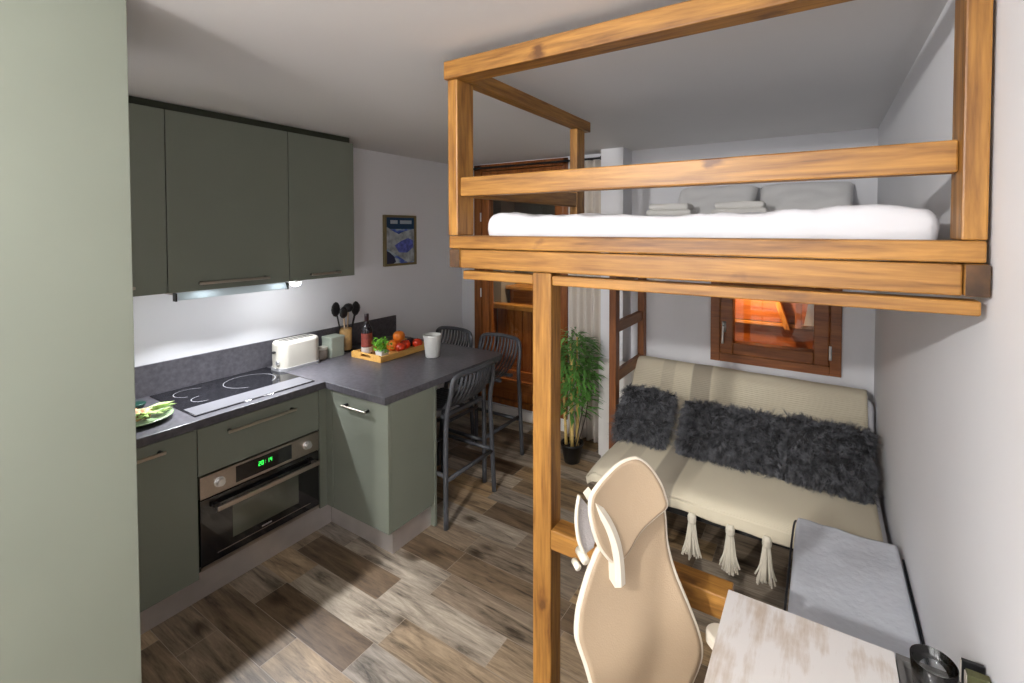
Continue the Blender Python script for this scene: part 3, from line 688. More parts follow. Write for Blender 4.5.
# plate with salad at the left
px, py = 0.40, 0.835
pl = thing('salad_plate', 'green oval plate at the left end of the worktop', 'plate', (px, py, ZW))
bm = bmesh.new(); lathe(bm, [(0.07, ZW), (0.08, ZW + 0.006), (0.128, ZW + 0.022), (0.126, ZW + 0.026), (0.078, ZW + 0.011), (0.001, ZW + 0.010)], px, py, 40)
obj('dish', bm, platem, pl, smooth=True)
bm = bmesh.new()
for k in range(16):
    a = random.uniform(0, 6.28); rr = random.uniform(0.01, 0.072); cx_, cy_ = px + rr * math.cos(a), py + 0.012 + rr * math.sin(a)
    b2 = bmesh.new(); bmesh.ops.create_icosphere(b2, subdivisions=2, radius=random.uniform(0.016, 0.026))
    for v in b2.verts: v.co = v.co * (1 + 0.35 * noise.noise(v.co * 60 + Vector((k, 0, 0)))); v.co.z *= 0.7; v.co += Vector((cx_, cy_, ZW + 0.032 + random.random() * 0.01))
    me = bpy.data.meshes.new('tmp'); b2.to_mesh(me); b2.free(); bm.from_mesh(me); bpy.data.meshes.remove(me)
fl = obj('salad', bm, mat('mixed_salad', (0.62, 0.36, 0.18), 0.6, nscale=40, namt=0.6), smooth=True); fl['kind'] = 'stuff'
tag(fl, 'heap of orange and brown mixed salad on the green plate', 'food')
bm = bmesh.new()
for k in range(26):
    a = random.uniform(-0.5, 1.9); rr = random.uniform(0.05, 0.10)
    c0 = Vector((px + rr * math.cos(a) * 0.85, py + rr * math.sin(a), ZW + 0.035 + random.random() * 0.02))
    dirv = Vector((math.cos(a + random.uniform(-.5, .5)), math.sin(a + random.uniform(-.5, .5)), random.uniform(-0.1, 0.35))).normalized() * random.uniform(0.03, 0.055)
    sd = dirv.cross(Vector((0, 0, 1))).normalized() * random.uniform(0.010, 0.018)
    vs = [bm.verts.new(c0 - dirv), bm.verts.new(c0 + sd + Vector((0, 0, .006))), bm.verts.new(c0 + dirv), bm.verts.new(c0 - sd + Vector((0, 0, .006))), bm.verts.new(c0 + Vector((0, 0, -.004)))]
    for q in range(4): bm.faces.new((vs[q], vs[(q + 1) % 4], vs[4]))
lf = obj('lettuce_leaves', bm, mat('lettuce', (0.52, 0.66, 0.28), 0.5, nscale=30, namt=0.4)); lf['kind'] = 'stuff'
so = lf.modifiers.new('s', 'SOLIDIFY'); so.thickness = 0.0015
tag(lf, 'pale green lettuce leaves at the right rim of the green plate', 'lettuce')
bm = bmesh.new(); lathe(bm, [(0.02, ZW), (0.034, ZW + 0.008), (0.038, ZW + 0.02), (0.034, ZW + 0.022), (0.012, ZW + 0.012)], 0.165, 0.90)
tag(obj('small_bowl', bm, mat('bottle_green_glaze', (0.01, 0.05, 0.035), 0.3), smooth=True), 'tiny dark green bowl on the worktop behind the salad plate', 'bowl')

# serving tray with bottle, herb pot and fruit
A0, A1, B0, B1 = 0.280, 0.585, 2.040, 2.49
tr = thing('serving_tray', 'long bamboo serving tray on the breakfast bar', 'tray', ((A0 + A1) / 2, (B0 + B1) / 2, ZW))
BX('base', bam, (A0, A1, B0, B1, ZW, ZW + 0.009), tr, 0.002)
BX('long_side', bam, (A0, A0 + 0.014, B0, B1, ZW + 0.009, ZW + 0.040), tr, 0.002); BX('long_side', bam, (A1 - 0.014, A1, B0, B1, ZW + 0.009, ZW + 0.040), tr, 0.002)
for y0, y1 in ((B0, B0 + 0.014), (B1 - 0.014, B1)):
    mx = (A0 + A1) / 2
    BX('end_with_grip', bam, [(A0 + 0.014, mx - 0.05, y0, y1, ZW + 0.009, ZW + 0.046), (mx + 0.05, A1 - 0.014, y0, y1, ZW + 0.009, ZW + 0.046), (mx - 0.05, mx + 0.05, y0, y1, ZW + 0.036, ZW + 0.046), (mx - 0.05, mx + 0.05, y0, y1, ZW + 0.009, ZW + 0.017)], tr, 0.002)
zt = ZW + 0.009
bx, by = 0.350, 2.115
b = thing('wine_bottle', 'dark wine bottle with a red label on the tray', 'bottle', (bx, by, zt))
bm = bmesh.new(); lathe(bm, [(0.030, zt), (0.0355, zt + 0.006), (0.0365, zt + 0.17), (0.034, zt + 0.19), (0.022, zt + 0.212), (0.0145, zt + 0.232), (0.0135, zt + 0.262), (0.015, zt + 0.263), (0.015, zt + 0.288)], bx, by, 32); obj('glass_body', bm, botg, b, smooth=True)
bm = bmesh.new(); lathe(bm, [(0.0370, zt + 0.060), (0.0370, zt + 0.155)], bx, by, 32, cap=False); obj('label_band', bm, redlab, b, smooth=True)
bm = bmesh.new(); lathe(bm, [(0.0372, zt + 0.018), (0.0372, zt + 0.058)], bx, by, 32, cap=False); obj('lower_label', bm, labelm, b, smooth=True)
bm = bmesh.new(); lathe(bm, [(0.0152, zt + 0.235), (0.0155, zt + 0.288), (0.012, zt + 0.290)], bx, by, 20); obj('foil_cap', bm, dplum, b, smooth=True)
hx, hy = 0.515, 2.110
hp = thing('herb_pot', 'small white square pot of bright green leaves at the near end of the tray', 'potted herb', (hx, hy, zt))
bm = bmesh.new()
vs = box(bm, hx - 0.026, hx + 0.026, hy - 0.026, hy + 0.026, zt, zt + 0.052)
for v in vs:
    if v.co.z > zt + 0.02: v.co.x += 0.007 * (1 if v.co.x > hx else -1); v.co.y += 0.007 * (1 if v.co.y > hy else -1)
obj('pot', bm, whitep, hp, 0.002)
def leaves(bm, center, n, spread, L0, L1, wd, up=0.5, rnd=random):
    for k in range(n):
        a = rnd.uniform(0, 6.283); el = rnd.uniform(-0.2, 1.0) * up
        base = Vector(center) + Vector((rnd.gauss(0, spread), rnd.gauss(0, spread), rnd.gauss(0, spread)))
        dv = Vector((math.cos(a), math.sin(a), el)).normalized(); ln = rnd.uniform(L0, L1)
        sd = dv.cross(Vector((rnd.uniform(-.3, .3), rnd.uniform(-.3, .3), 1))).normalized() * wd * rnd.uniform(0.7, 1.2)
        droop = Vector((0, 0, -ln * rnd.uniform(0.0, 0.35)))
        p = [base, base + dv * ln * 0.4 + sd, base + dv * ln + droop, base + dv * ln * 0.4 - sd]
        v = [bm.verts.new(q) for q in p]; c = bm.verts.new(base + dv * ln * 0.45 + Vector((0, 0, -wd * 0.4)))
        for q in range(4): bm.faces.new((v[q], v[(q + 1) % 4], c))
bm = bmesh.new(); leaves(bm, (hx, hy, zt + 0.085), 150, 0.022, 0.03, 0.055, 0.008, up=1.0)
obj('foliage', bm, herbm, hp)
def fruit(name, x, y, z, r, m, label, cat, squash=0.92):
    o = thing(name, label, cat, (x, y, z - r * squash), 'fruit on the bamboo tray')
    bm = bmesh.new(); bmesh.ops.create_uvsphere(bm, u_segments=28, v_segments=18, radius=1)
    for v in bm.verts:
        q = v.co.copy(); dip = 0.12 * math.exp(-((q.x ** 2 + q.y ** 2) / 0.06)) * (1 if q.z > 0 else -1)
        v.co = Vector((q.x * r, q.y * r, (q.z * squash - dip) * r)) + Vector((x, y, z))
    obj('flesh', bm, m, o, smooth=True)
    bm = bmesh.new(); tube(bm, [(x, y, z + r * 0.74), (x + 0.003, y, z + r * 1.02)], 0.0016, 6); obj('stem', bm, darkstem, o)
fruit('apple', 0.505, 2.280, zt + 0.035, 0.038, red, 'red apple nearest the herb pot on the tray', 'apple')
fruit('apple', 0.470, 2.355, zt + 0.035, 0.038, red, 'red apple in the middle of the tray below the oranges', 'apple')
fruit('orange', 0.425, 2.275, zt + 0.040, 0.043, orange, 'orange lying on the tray left of the red apples', 'orange')
fruit('orange', 0.452, 2.312, zt + 0.103, 0.043, orange, 'orange on top of the fruit heap', 'orange')
fruit('orange', 0.390, 2.350, zt + 0.040, 0.043, orange, 'orange at the back of the fruit heap', 'orange')
fruit('apple', 0.515, 2.430, zt + 0.035, 0.038, red, 'red apple nearest the far end of the tray', 'apple')
fruit('plum', 0.440, 2.430, zt + 0.034, 0.037, dplum, 'dark purple fruit at the far end of the tray', 'plum')
fruit('lemon', 0.36, 2.23, zt + 0.027, 0.030, yellow, 'yellow lemon behind the herb pot', 'lemon')
# frosted jug
gx, gy = 0.765, 2.335
jg = thing('frosted_cup', 'tall frosted white cup standing alone on the breakfast bar', 'cup', (gx, gy, ZW))
bm = bmesh.new(); lathe(bm, [(0.001, ZW), (0.043, ZW), (0.048, ZW + 0.006), (0.062, ZW + 0.146), (0.0615, ZW + 0.157), (0.058, ZW + 0.157), (0.0585, ZW + 0.146), (0.045, ZW + 0.010), (0.001, ZW + 0.008)], gx, gy, 36, cap=False)
obj('cup_body', bm, frost, jg, smooth=True)
bm = bmesh.new(); lathe(bm, [(0.0615, ZW + 0.138), (0.0640, ZW + 0.142), (0.0640, ZW + 0.153), (0.0620, ZW + 0.156)], gx, gy, 36, cap=False); obj('rim_band', bm, frost, jg, smooth=True)

# ------------------------------------------------------------------ bar stools
def make_stool(label):
    """built at the origin; back towards +x"""
    t = thing('bar_stool', label, 'bar stool', (0, 0, 0), 'bar stools at the breakfast bar')
    # feet at (+-0.235), seat half 0.19
    zs = 0.66; r = 0.0155
    for sy in (-1, 1):
        bm = bmesh.new()
        tube(bm, smooth_path([(0.235, 0.232 * sy, 0.0), (0.222, 0.218 * sy, 0.45), (0.222, 0.208 * sy, zs), (0.246, 0.203 * sy, 0.78), (0.256, 0.197 * sy, 0.84)], 6), r, 10)
        obj('leg', bm, stoolm, t, smooth=True)
        bm = bmesh.new()
        tube(bm, smooth_path([(-0.225, 0.225 * sy, 0.0), (-0.19, 0.195 * sy, 0.42), (-0.17, 0.175 * sy, zs - 0.01)], 6), r, 10)
        obj('leg', bm, stoolm, t, smooth=True)
    bm = bmesh.new()
    tube(bm, smooth_path([(0.256, -0.197, 0.835), (0.260, -0.186, 0.880), (0.272, -0.140, 0.902), (0.294, 0, 0.906), (0.272, 0.140, 0.902), (0.260, 0.186, 0.880), (0.256, 0.197, 0.835)], 6), 0.0155, 10)
    obj('top_rail', bm, stoolm, t, smooth=True)
    bm = bmesh.new()
    for (a, b_) in (((0.226, -0.222, 0.28), (0.226, 0.222, 0.28)), ((-0.20, -0.207, 0.28), (-0.20, 0.207, 0.28)), ((0.217, -0.207, 0.30), (-0.20, -0.207, 0.30)), ((0.217, 0.207, 0.30), (-0.20, 0.207, 0.30))):
        tube(bm, [a, b_], 0.0135, 8)
    obj('footrest', bm, stoolm, t, smooth=True)
    # slatted shell: slats run down the back and forward over the seat
    bm = bmesh.new(); n = 11
    for i in range(n):
        u = -1 + 2 * (i + 0.5) / n; y = 0.180 * u; bow = 0.292 - 0.030 * u * u
        path = smooth_path([(bow, y * 0.98, 0.898 - 0.012 * u ** 4), (bow - 0.012, y * 1.02, 0.83), (bow - 0.050, y * 1.04, 0.755), (bow - 0.105, y * 1.0, 0.690)], 5)
        tube(bm, path, 0.0088, 8)
    obj('backrest_slats', bm, stoolm, t, smooth=True)
    bm = bmesh.new()
    for i in range(n):
        u = -1 + 2 * (i + 0.5) / n; y = 0.168 * u; bow = 0.185 - 0.03 * u * u
        tube(bm, smooth_path([(bow, y, 0.690), (bow - 0.05, y, 0.664), (0, y, 0.652), (-0.12, y, 0.655), (-0.175, y, 0.652)], 4), 0.0075, 6)
    for x in (-0.175, 0.02, 0.165): box(bm, x - 0.012, x + 0.012, -0.185, 0.185, 0.630, 0.650)
    obj('seat', bm, stoolm, t, smooth=False)
    return t
st1 = make_stool('anthracite slatted bar stool nearest the camera, at the end of the sage cabinet')
st2 = dup(st1, (0.86, 2.735, 0.0), 'anthracite slatted bar stool in front of the balcony door')
st2.rotation_euler.z = R(90)
st3 = dup(st1, (0.36, 2.735, 0.0), 'anthracite slatted bar stool in the corner behind the frosted cup')
st3.rotation_euler.z = R(90)
st1.location = (0.978, 2.222, 0.0)

# ------------------------------------------------------------------ potted bamboo
bx, by = 1.478, 3.08
bp_ = thing('potted_bamboo', 'artificial bamboo plant in a small black pot between the bed post and the ladder', 'potted plant', (bx, by, 0))
bm = bmesh.new(); lathe(bm, [(0.055, 0), (0.060, 0.005), (0.084, 0.135), (0.088, 0.135), (0.088, 0.150), (0.080, 0.150), (0.078, 0.128)], bx, by, 32, cap=False); bmesh.ops.contextual_create(bm, geom=[e for e in bm.edges if all(v.co.z < 0.001 for v in e.verts)])
obj('pot', bm, potm, bp_, smooth=True)
bm = bmesh.new(); lathe(bm, [(0.077, 0.120), (0.077, 0.128)], bx, by); obj('soil', bm, soil, bp_)
rb = random.Random(3)
canes = []
for k, (cx_, cy_, hgt, rr) in enumerate(((-0.045, -0.01, 0.78, 0.0115), (-0.02, 0.02, 0.90, 0.009), (0.012, -0.02, 0.82, 0.0125), (0.04, 0.01, 0.74, 0.0115), (0.02, 0.035, 0.95, 0.008))):
    bm = bmesh.new(); p = []; rad = []
    topx, topy = cx_ * 1.5 + rb.uniform(-.02, .02), cy_ * 1.5 + rb.uniform(-.02, .02)
    n = 9
    for i in range(n + 1):
        f = i / n; z = 0.125 + (hgt - 0.125) * f; x, y = bx + cx_ + (topx - cx_) * f, by + cy_ + (topy - cy_) * f
        for dz, s in ((-0.004, 1.0), (0.0, 1.22), (0.004, 1.0)):
            if 0 < i < n or dz == 0: p.append((x, y, z + dz)); rad.append(rr * s * (1 - 0.3 * f))
    tube(bm, p, rad, 10); obj('cane', bm, canem, bp_, smooth=True); canes.append((bx + topx, by + topy, hgt))
for (sx_, sy_, h_) in ((0.115, -0.02, 0.72), (0.155, -0.01, 0.66), (0.0, 0.0, 1.0)):
    bm = bmesh.new(); tube(bm, smooth_path([(bx + sx_ * 0.3, by + sy_, 0.12), (bx + sx_ * 0.8, by + sy_, 0.4), (bx + sx_, by + sy_, h_)], 5), 0.004, 6); obj('thin_stem', bm, darkstem, bp_)
bm = bmesh.new()
def bleaf(bm, base, dv, ln, wd):
    side = dv.cross(Vector((rb.uniform(-.4, .4), rb.uniform(-.4, .4), 1))).normalized() * wd
    pts_ = []
    for f, s in ((0, 0.15), (0.3, 1.0), (0.65, 0.75)):
        c = base + dv * ln * f + Vector((0, 0, -ln * 0.45 * f * f)); pts_.append((bm.verts.new(c + side * s), bm.verts.new(c - side * s)))
    tip = bm.verts.new(base + dv * ln + Vector((0, 0, -ln * 0.45)))
    for i in range(2): bm.faces.new((pts_[i][0], pts_[i][1], pts_[i + 1][1], pts_[i + 1][0]))
    bm.faces.new((pts_[2][0], pts_[2][1], tip))
for k in range(900):
    z = rb.triangular(0.30, 1.02, 0.86); wd_ = 0.07 + 0.10 * math.sin(min(1, max(0, (z - 0.32) / 0.72)) * math.pi) ** 0.7
    a = rb.uniform(0, 6.283); q = wd_ * math.sqrt(rb.random()); el = rb.uniform(-0.15, 0.75)
    base = Vector((bx + 0.01 + q * math.cos(a), by + q * math.sin(a) * 0.85, z))
    a2 = a + rb.uniform(-0.9, 0.9)
    bleaf(bm, base, Vector((math.cos(a2), math.sin(a2), el)).normalized(), rb.uniform(0.07, 0.14), rb.uniform(0.007, 0.012))
for v in bm.verts: v.co.y = min(v.co.y, 3.32)
obj('foliage', bm, leafm, bp_)

# ------------------------------------------------------------------ loft bed
BL, BR, BF, BB = 1.955, 3.388, 1.212, 3.505
bed = thing('loft_bed', 'honey pine loft bed frame spanning from the right wall over the sofa', 'loft bed', ((BL + BR) / 2, 2.3, 0))
def beam(name, m, *d, **k): return BX(name, m, d, bed, 0.004, **k)
beam('edge_board', pine_x, 1.974, BR - 0.006, BF, BF + 0.10, 1.709, 1.753)
beam('front_beam', pine_x, 2.024, 3.347, BF + 0.002, BF + 0.045, 1.642, 1.706)
beam('side_beam', pine_y, 3.349, BR, BF - 0.002, BB, 1.642, 1.707)
beam('side_beam', pine_y, 1.974, 2.020, BF + 0.004, BB, 1.642, 1.707)
endg = mat('dark_end_grain', (0.075, 0.036, 0.014), 0.7, nscale=25, namt=0.5)
beam('end_grain', endg, 3.350, BR - 0.001, BF - 0.004, BF - 0.002, 1.643, 1.706, label='dark sawn beam end')
beam('end_grain', endg, 1.975, 2.019, BF + 0.002, BF + 0.004, 1.643, 1.706, label='dark sawn beam end')
beam('lower_rail', pine_x, 2.029, 2.318, 1.222, 1.268, 1.602, 1.632)
beam('lower_rail', pine_x, 2.389, 3.378, 1.222, 1.268, 1.602, 1.632)
beam('edge_board', pine_y, 1.974, 2.07, BF + 0.102, BB, 1.709, 1.753)
beam('edge_board', pine_x, 2.07, BR, BB - 0.08, BB, 1.709, 1.753)
for k in range(12):
    y0 = 1.40 + k * 0.17; beam('bed_slat', pine_x, 2.022, 3.347, y0, y0 + 0.08, 1.709, 1.727)
beam('floor_post', pine_z, 2.320, 2.387, BF + 0.006, BF + 0.072, 0.0, 1.640)
PT = 2.303
beam('corner_post', pine_z, 1.956, 2.000, BF + 0.016, BF + 0.105, 1.754, PT)
beam('corner_post', pine_z, 3.343, 3.384, BF + 0.004, BF + 0.100, 1.754, 2.40)
beam('corner_post', pine_z, 1.956, 2.000, 2.145, 2.235, 1.754, PT)
beam('guard_rail', pine_x, 2.001, 3.342, BF + 0.030, BF + 0.072, 1.893, 1.960)
beam('guard_rail', pine_y, 1.962, 1.998, BF + 0.106, 2.144, 1.893, 1.965)
beam('top_rail', pine_x, 1.950, 3.342, BF + 0.002, BF + 0.075, PT, 2.366)
beam('top_rail', pine_y, 1.950, 2.004, BF + 0.076, 2.30, PT + 0.004, 2.362)
beam('desk_rail', pine_x, 2.388, 2.915, BF + 0.004, BF + 0.072, 0.775, 0.838)
# ladder
ld = thing('bed_ladder', 'dark stained wooden ladder up to the loft bed at the left of the sofa', 'ladder', (1.92, 3.0, 0))
LY0, LY1 = 2.875, 3.440
BX('upright', lad_z, (1.868, 1.918, LY0, LY0 + 0.07, 0.0, 1.706), ld, 0.004)
BX('upright', lad_z, (1.868, 1.918, LY1 - 0.005, LY1 + 0.06, 0.0, 1.706), ld, 0.004)
for zc in (0.38, 0.725, 1.065, 1.405):
    BX('rung', lad_y, (1.870, 1.905, LY0 + 0.071, LY1 - 0.006, zc, zc + 0.075), ld, 0.004)

# mattress, pillows, towels
bm = bmesh.new()
def soft_slab(bm, x0, x1, y0, y1, z0, z1, r, nx=44, ny=60, amp=0.008, seed=0, pw=4.0):
    cx_, cy_, cz_ = (x0 + x1) / 2, (y0 + y1) / 2, (z0 + z1) / 2; hx_, hy_, hz_ = (x1 - x0) / 2, (y1 - y0) / 2, (z1 - z0) / 2
    for sgn in (1, -1):
        g = []
        for i in range(nx + 1):
            for j in range(ny + 1):
                u, v = -1 + 2 * i / nx, -1 + 2 * j / ny
                # ease towards edges so the rim is rounded
                uu, vv = math.sin(u * math.pi / 2), math.sin(v * math.pi / 2)
                dx, dy = max(0, abs(uu) * hx_ - (hx_ - r)) / r, max(0, abs(vv) * hy_ - (hy_ - r)) / r
                q = min(1.0, math.hypot(dx, dy)); s = 1.0 if q == 0 else (1 - q ** 2.2) ** (1 / 2.2)
                x, y = cx_ + uu * hx_, cy_ + vv * hy_
                if math.hypot(dx, dy) > 1:
                    k = 1 / math.hypot(dx, dy); x = cx_ + math.copysign(hx_ - r + dx * k * r, uu) if dx > 0 else x; y = cy_ + math.copysign(hy_ - r + dy * k * r, vv) if dy > 0 else y
                z = cz_ + sgn * hz_ * s
                nz_ = noise.noise(Vector((x * 6 + seed, y * 6, z * 5))) + 0.5 * noise.noise(Vector((x * 17 + seed, y * 13, z * 10)))
                g.append(bm.verts.new((x, y, z + (amp * nz_ if sgn > 0 else 0) * s)))
        for i in range(nx):
            for j in range(ny):
                a = i * (ny + 1) + j
                f = (g[a], g[a + ny + 1], g[a + ny + 2], g[a + 1]); bm.faces.new(f if sgn > 0 else f[::-1])
    bmesh.ops.remove_doubles(bm, verts=bm.verts, dist=0.0006)
soft_slab(bm, 2.035, 3.335, 1.335, 3.42, 1.732, 1.822, 0.030, 70, 90, amp=0.010)
for v in bm.verts:
    if v.co.z > 1.8:
        f = max(0, 1 - abs(v.co.x - 2.12) / 0.12) * max(0, 1 - abs(v.co.y - 1.42) / 0.3); v.co.z += 0.020 * f
        v.co.z += 0.004 * math.sin(v.co.x * 9 + v.co.y * 4) + 0.010 * math.exp(-((v.co.x - 3.2) / 0.12) ** 2)
        v.co.z += 0.006 * noise.noise(Vector((v.co.x * 5, v.co.y * 26 + v.co.x * 18, 0)))
    else:
        v.co.y += 0.006 * noise.noise(Vector((v.co.x * 14, v.co.z * 60, 1))) * (1 if v.co.y < 1.5 else 0)
mt = obj('mattress', bm, sheetw, smooth=True); tag(mt, 'white mattress with a creased fitted sheet on the loft bed', 'mattress')
def cushion_mesh(bm, w_, h_, t_, seed=0, n=26, sag=0.0):
    """pillow standing in the xz plane, centred on the origin"""
    for sgn in (1, -1):
        g = []
        for i in range(n + 1):
            for j in range(n + 1):
                u, v = -1 + 2 * i / n, -1 + 2 * j / n
                s = max(0, (1 - u ** 4)) ** 0.5 * max(0, (1 - v ** 4)) ** 0.5
                pinch = 1 - 0.07 * (1 - abs(u)) * abs(v) ** 3
                x = w_ / 2 * u * (1 - 0.06 * (1 - v * v) * abs(u) ** 3 * 0 - 0.05 * (1 - abs(v)) * abs(u) ** 6); z = h_ / 2 * v * pinch
                x += 0.006 * noise.noise(Vector((u * 2 + seed, v * 2, 3)))
                z += 0.010 * noise.noise(Vector((u * 2, v * 2 + seed, 7)))
                y = sgn * t_ / 2 * s ** 0.8 * (1 + 0.18 * noise.noise(Vector((u * 2.2, v * 2.2, seed)))) - sag * (1 - v) * 0.0
                g.append(bm.verts.new((x, y, z)))
        for i in range(n):
            for j in range(n):
                a = i * (n + 1) + j; f = (g[a], g[a + n + 1], g[a + n + 2], g[a + 1]); bm.faces.new(f if sgn < 0 else f[::-1])
    bmesh.ops.remove_doubles(bm, verts=bm.verts, dist=0.0004)
def place(bm, loc, rx=0, rz=0):
    m_ = Matrix.Translation(loc) @ Matrix.Rotation(rz, 4, 'Z') @ Matrix.Rotation(rx, 4, 'X')
    bmesh.ops.transform(bm, matrix=m_, verts=bm.verts)
for x, lab, sd in ((2.455, 'large white pillow against the wall on the left of the loft bed', 1), (3.00, 'large white pillow against the wall on the right of the loft bed', 5)):
    bm = bmesh.new(); cushion_mesh(bm, 0.535, 0.42, 0.15, sd); place(bm, (x, 3.315, 1.925), R(-50), 0)
    tag(obj('pillow', bm, pillw, smooth=True), lab, 'pillow', 'bed pillows')
for x0, x1, lab in ((2.11, 2.40, 'folded cream towel at the foot of the left pillow on the loft bed'), (2.52, 2.83, 'folded cream towel between the two pillows on the loft bed')):
    tw = thing('folded_towel', lab, 'towel', ((x0 + x1) / 2, 3.0, 1.87), 'folded towels on the loft bed')
    bm = bmesh.new(); soft_slab(bm, x0, x1, 2.90, 3.08, 1.858, 1.902, 0.018, 16, 12, 0.004, x0); obj('bath_towel', bm, towelm, tw, smooth=True)
    bm = bmesh.new(); soft_slab(bm, x0 + 0.015, x1 - 0.02, 2.91, 3.07, 1.900, 1.942, 0.016, 16, 12, 0.004, x1); obj('hand_towel', bm, towelm, tw, smooth=True)

# ------------------------------------------------------------------ sofa bed
SX0, SX1 = 1.985, 3.372
ZS = 0.42
sf = thing('sofa_bed', 'low sofa bed with a dark metal frame under the loft bed', 'sofa', ((SX0 + SX1) / 2, 2.8, 0))
bm = bmesh.new()
for y in (2.38, 3.02): box(bm, SX0 + 0.05, SX1 - 0.03, y, y + 0.035, 0.285, 0.330)
for x in (SX0 + 0.05, SX1 - 0.065): box(bm, x, x + 0.035, 2.36, 3.02, 0.285, 0.330)
obj('metal_frame', bm, black, sf, 0.003)
for x in (SX0 + 0.07, SX1 - 0.10):
    for y in (2.45, 3.02):
        bm = bmesh.new(); tube(bm, [(x + 0.017, y, 0.0), (x + 0.017, y, 0.286)], 0.018, 12); obj('leg', bm, black, sf, smooth=True)
bm = bmesh.new(); soft_slab(bm, SX0, SX1, 2.345, 3.14, 0.330, ZS, 0.05, 30, 24, 0.0); obj('seat_mattress', bm, sheetw, sf, smooth=True)
bm = bmesh.new(); soft_slab(bm, SX0 - 0.09, SX1 + 0.008, -0.22, 0.19, -0.045, 0.045, 0.05, 30, 20, 0.0)
bmesh.ops.transform(bm, matrix=Matrix.Translation((0, 3.290, 0.580)) @ Matrix.Rotation(R(63), 4, 'X'), verts=bm.verts)
obj('back_mattress', bm, sheetw, sf, smooth=True)

# cream throw covering back and seat --------------------------------------
BKX = 0.0
prof = [(3.415, 0.45), (3.430, 0.70), (3.425, 0.765), (3.40, 0.798), (3.355, 0.798), (3.320, 0.768), (3.29, 0.72), (3.21, 0.56), (3.155, 0.468), (3.10, 0.437), (3.0, 0.434), (2.70, 0.432), (2.45, 0.431), (2.37, 0.426), (2.335, 0.410), (2.322, 0.388), (2.320, 0.345)]
pp = smooth_path([(0, a, b_) for a, b_ in prof], 5)
bm = bmesh.new(); nx = 56; cols = []
TX0, TX1 = 1.968, 3.345
for i in range(nx + 1):
    u = i / nx; x = TX0 + (TX1 - TX0) * u; c = []
    for j, p in enumerate(pp):
        f = j / (len(pp) - 1)
        wv_ = 0.004 * noise.noise(Vector((x * 5, p.y * 5, p.z * 5)))
        bkf = min(1, max(0, (p.y - 3.0) / 0.2)); xx = x - 0.105 * bkf * (1 - u) ** 3; zz = p.z - 0.012 * bkf * u; yy = p.y
        # rounded left end
        e = max(0, 1 - u / 0.05)
        if p.y < 3.15: zz -= 0.05 * e * e; yy += 0.03 * e * e * (1 if p.y < 2.6 else 0)
        else: zz -= 0.035 * e * e
        if f > 0.93: zz += 0.003 * math.sin(x * 23) + 0.02 - 0.035 * u
        c.append(bm.verts.new((xx, yy + wv_, zz + wv_)))
    cols.append(c)
for i in range(nx):
    for j in range(len(pp) - 1): bm.faces.new((cols[i][j], cols[i][j + 1], cols[i + 1][j + 1], cols[i + 1][j]))
# left hanging edge
lefts = [v for v in cols[0]]
ext = []
for v in lefts:
    ext.append(bm.verts.new((v.co.x - 0.012, v.co.y, max(0.355, v.co.z - 0.06) if v.co.y < 3.15 else v.co.z - 0.06)))
for j in range(len(lefts) - 1): bm.faces.new((lefts[j], ext[j], ext[j + 1], lefts[j + 1]))
tag_o = thing('throw_blanket', 'cream throw with a taupe stripe and tassels covering the sofa bed', 'throw', (2.66, 2.8, 0.44))
bmesh.ops.recalc_face_normals(bm, faces=bm.faces)
al = [(v.co.x - TX0) / (TX1 - TX0) for v in bm.verts]
cl = obj('cloth', bm, throwm, tag_o, smooth=True)
at = cl.data.attributes.new('across', 'FLOAT', 'POINT')
for i, q in enumerate(al): at.data[i].value = min(1, max(0, q))
so = cl.modifiers.new('s', 'SOLIDIFY'); so.thickness = 0.006; so.offset = 1
rt = random.Random(5)
for x in (2.10, 2.31, 2.40, 2.562, 2.742, 2.902, 3.07, 3.24):
    bm = bmesh.new()
    tube(bm, [(x, 2.312, 0.362), (x, 2.310, 0.345), (x, 2.310, 0.322), (x, 2.31, 0.310)], [0.014, 0.021, 0.021, 0.016], 10)
    for k in range(46):
        a = rt.uniform(0, 6.28); q = math.sqrt(rt.random())
        x1, y1 = x + 0.050 * q * math.cos(a), 2.305 + 0.032 * q * math.sin(a)
        tube(bm, smooth_path([(x + 0.014 * q * math.cos(a), 2.31 + 0.012 * q * math.sin(a), 0.320), (x + 0.028 * q * math.cos(a), 2.308 + 0.02 * q * math.sin(a), 0.22), (x1, y1, 0.150 + rt.uniform(-0.015, 0.02))], 3), 0.0040, 5)
    obj('tassel', bm, tasselm, tag_o)

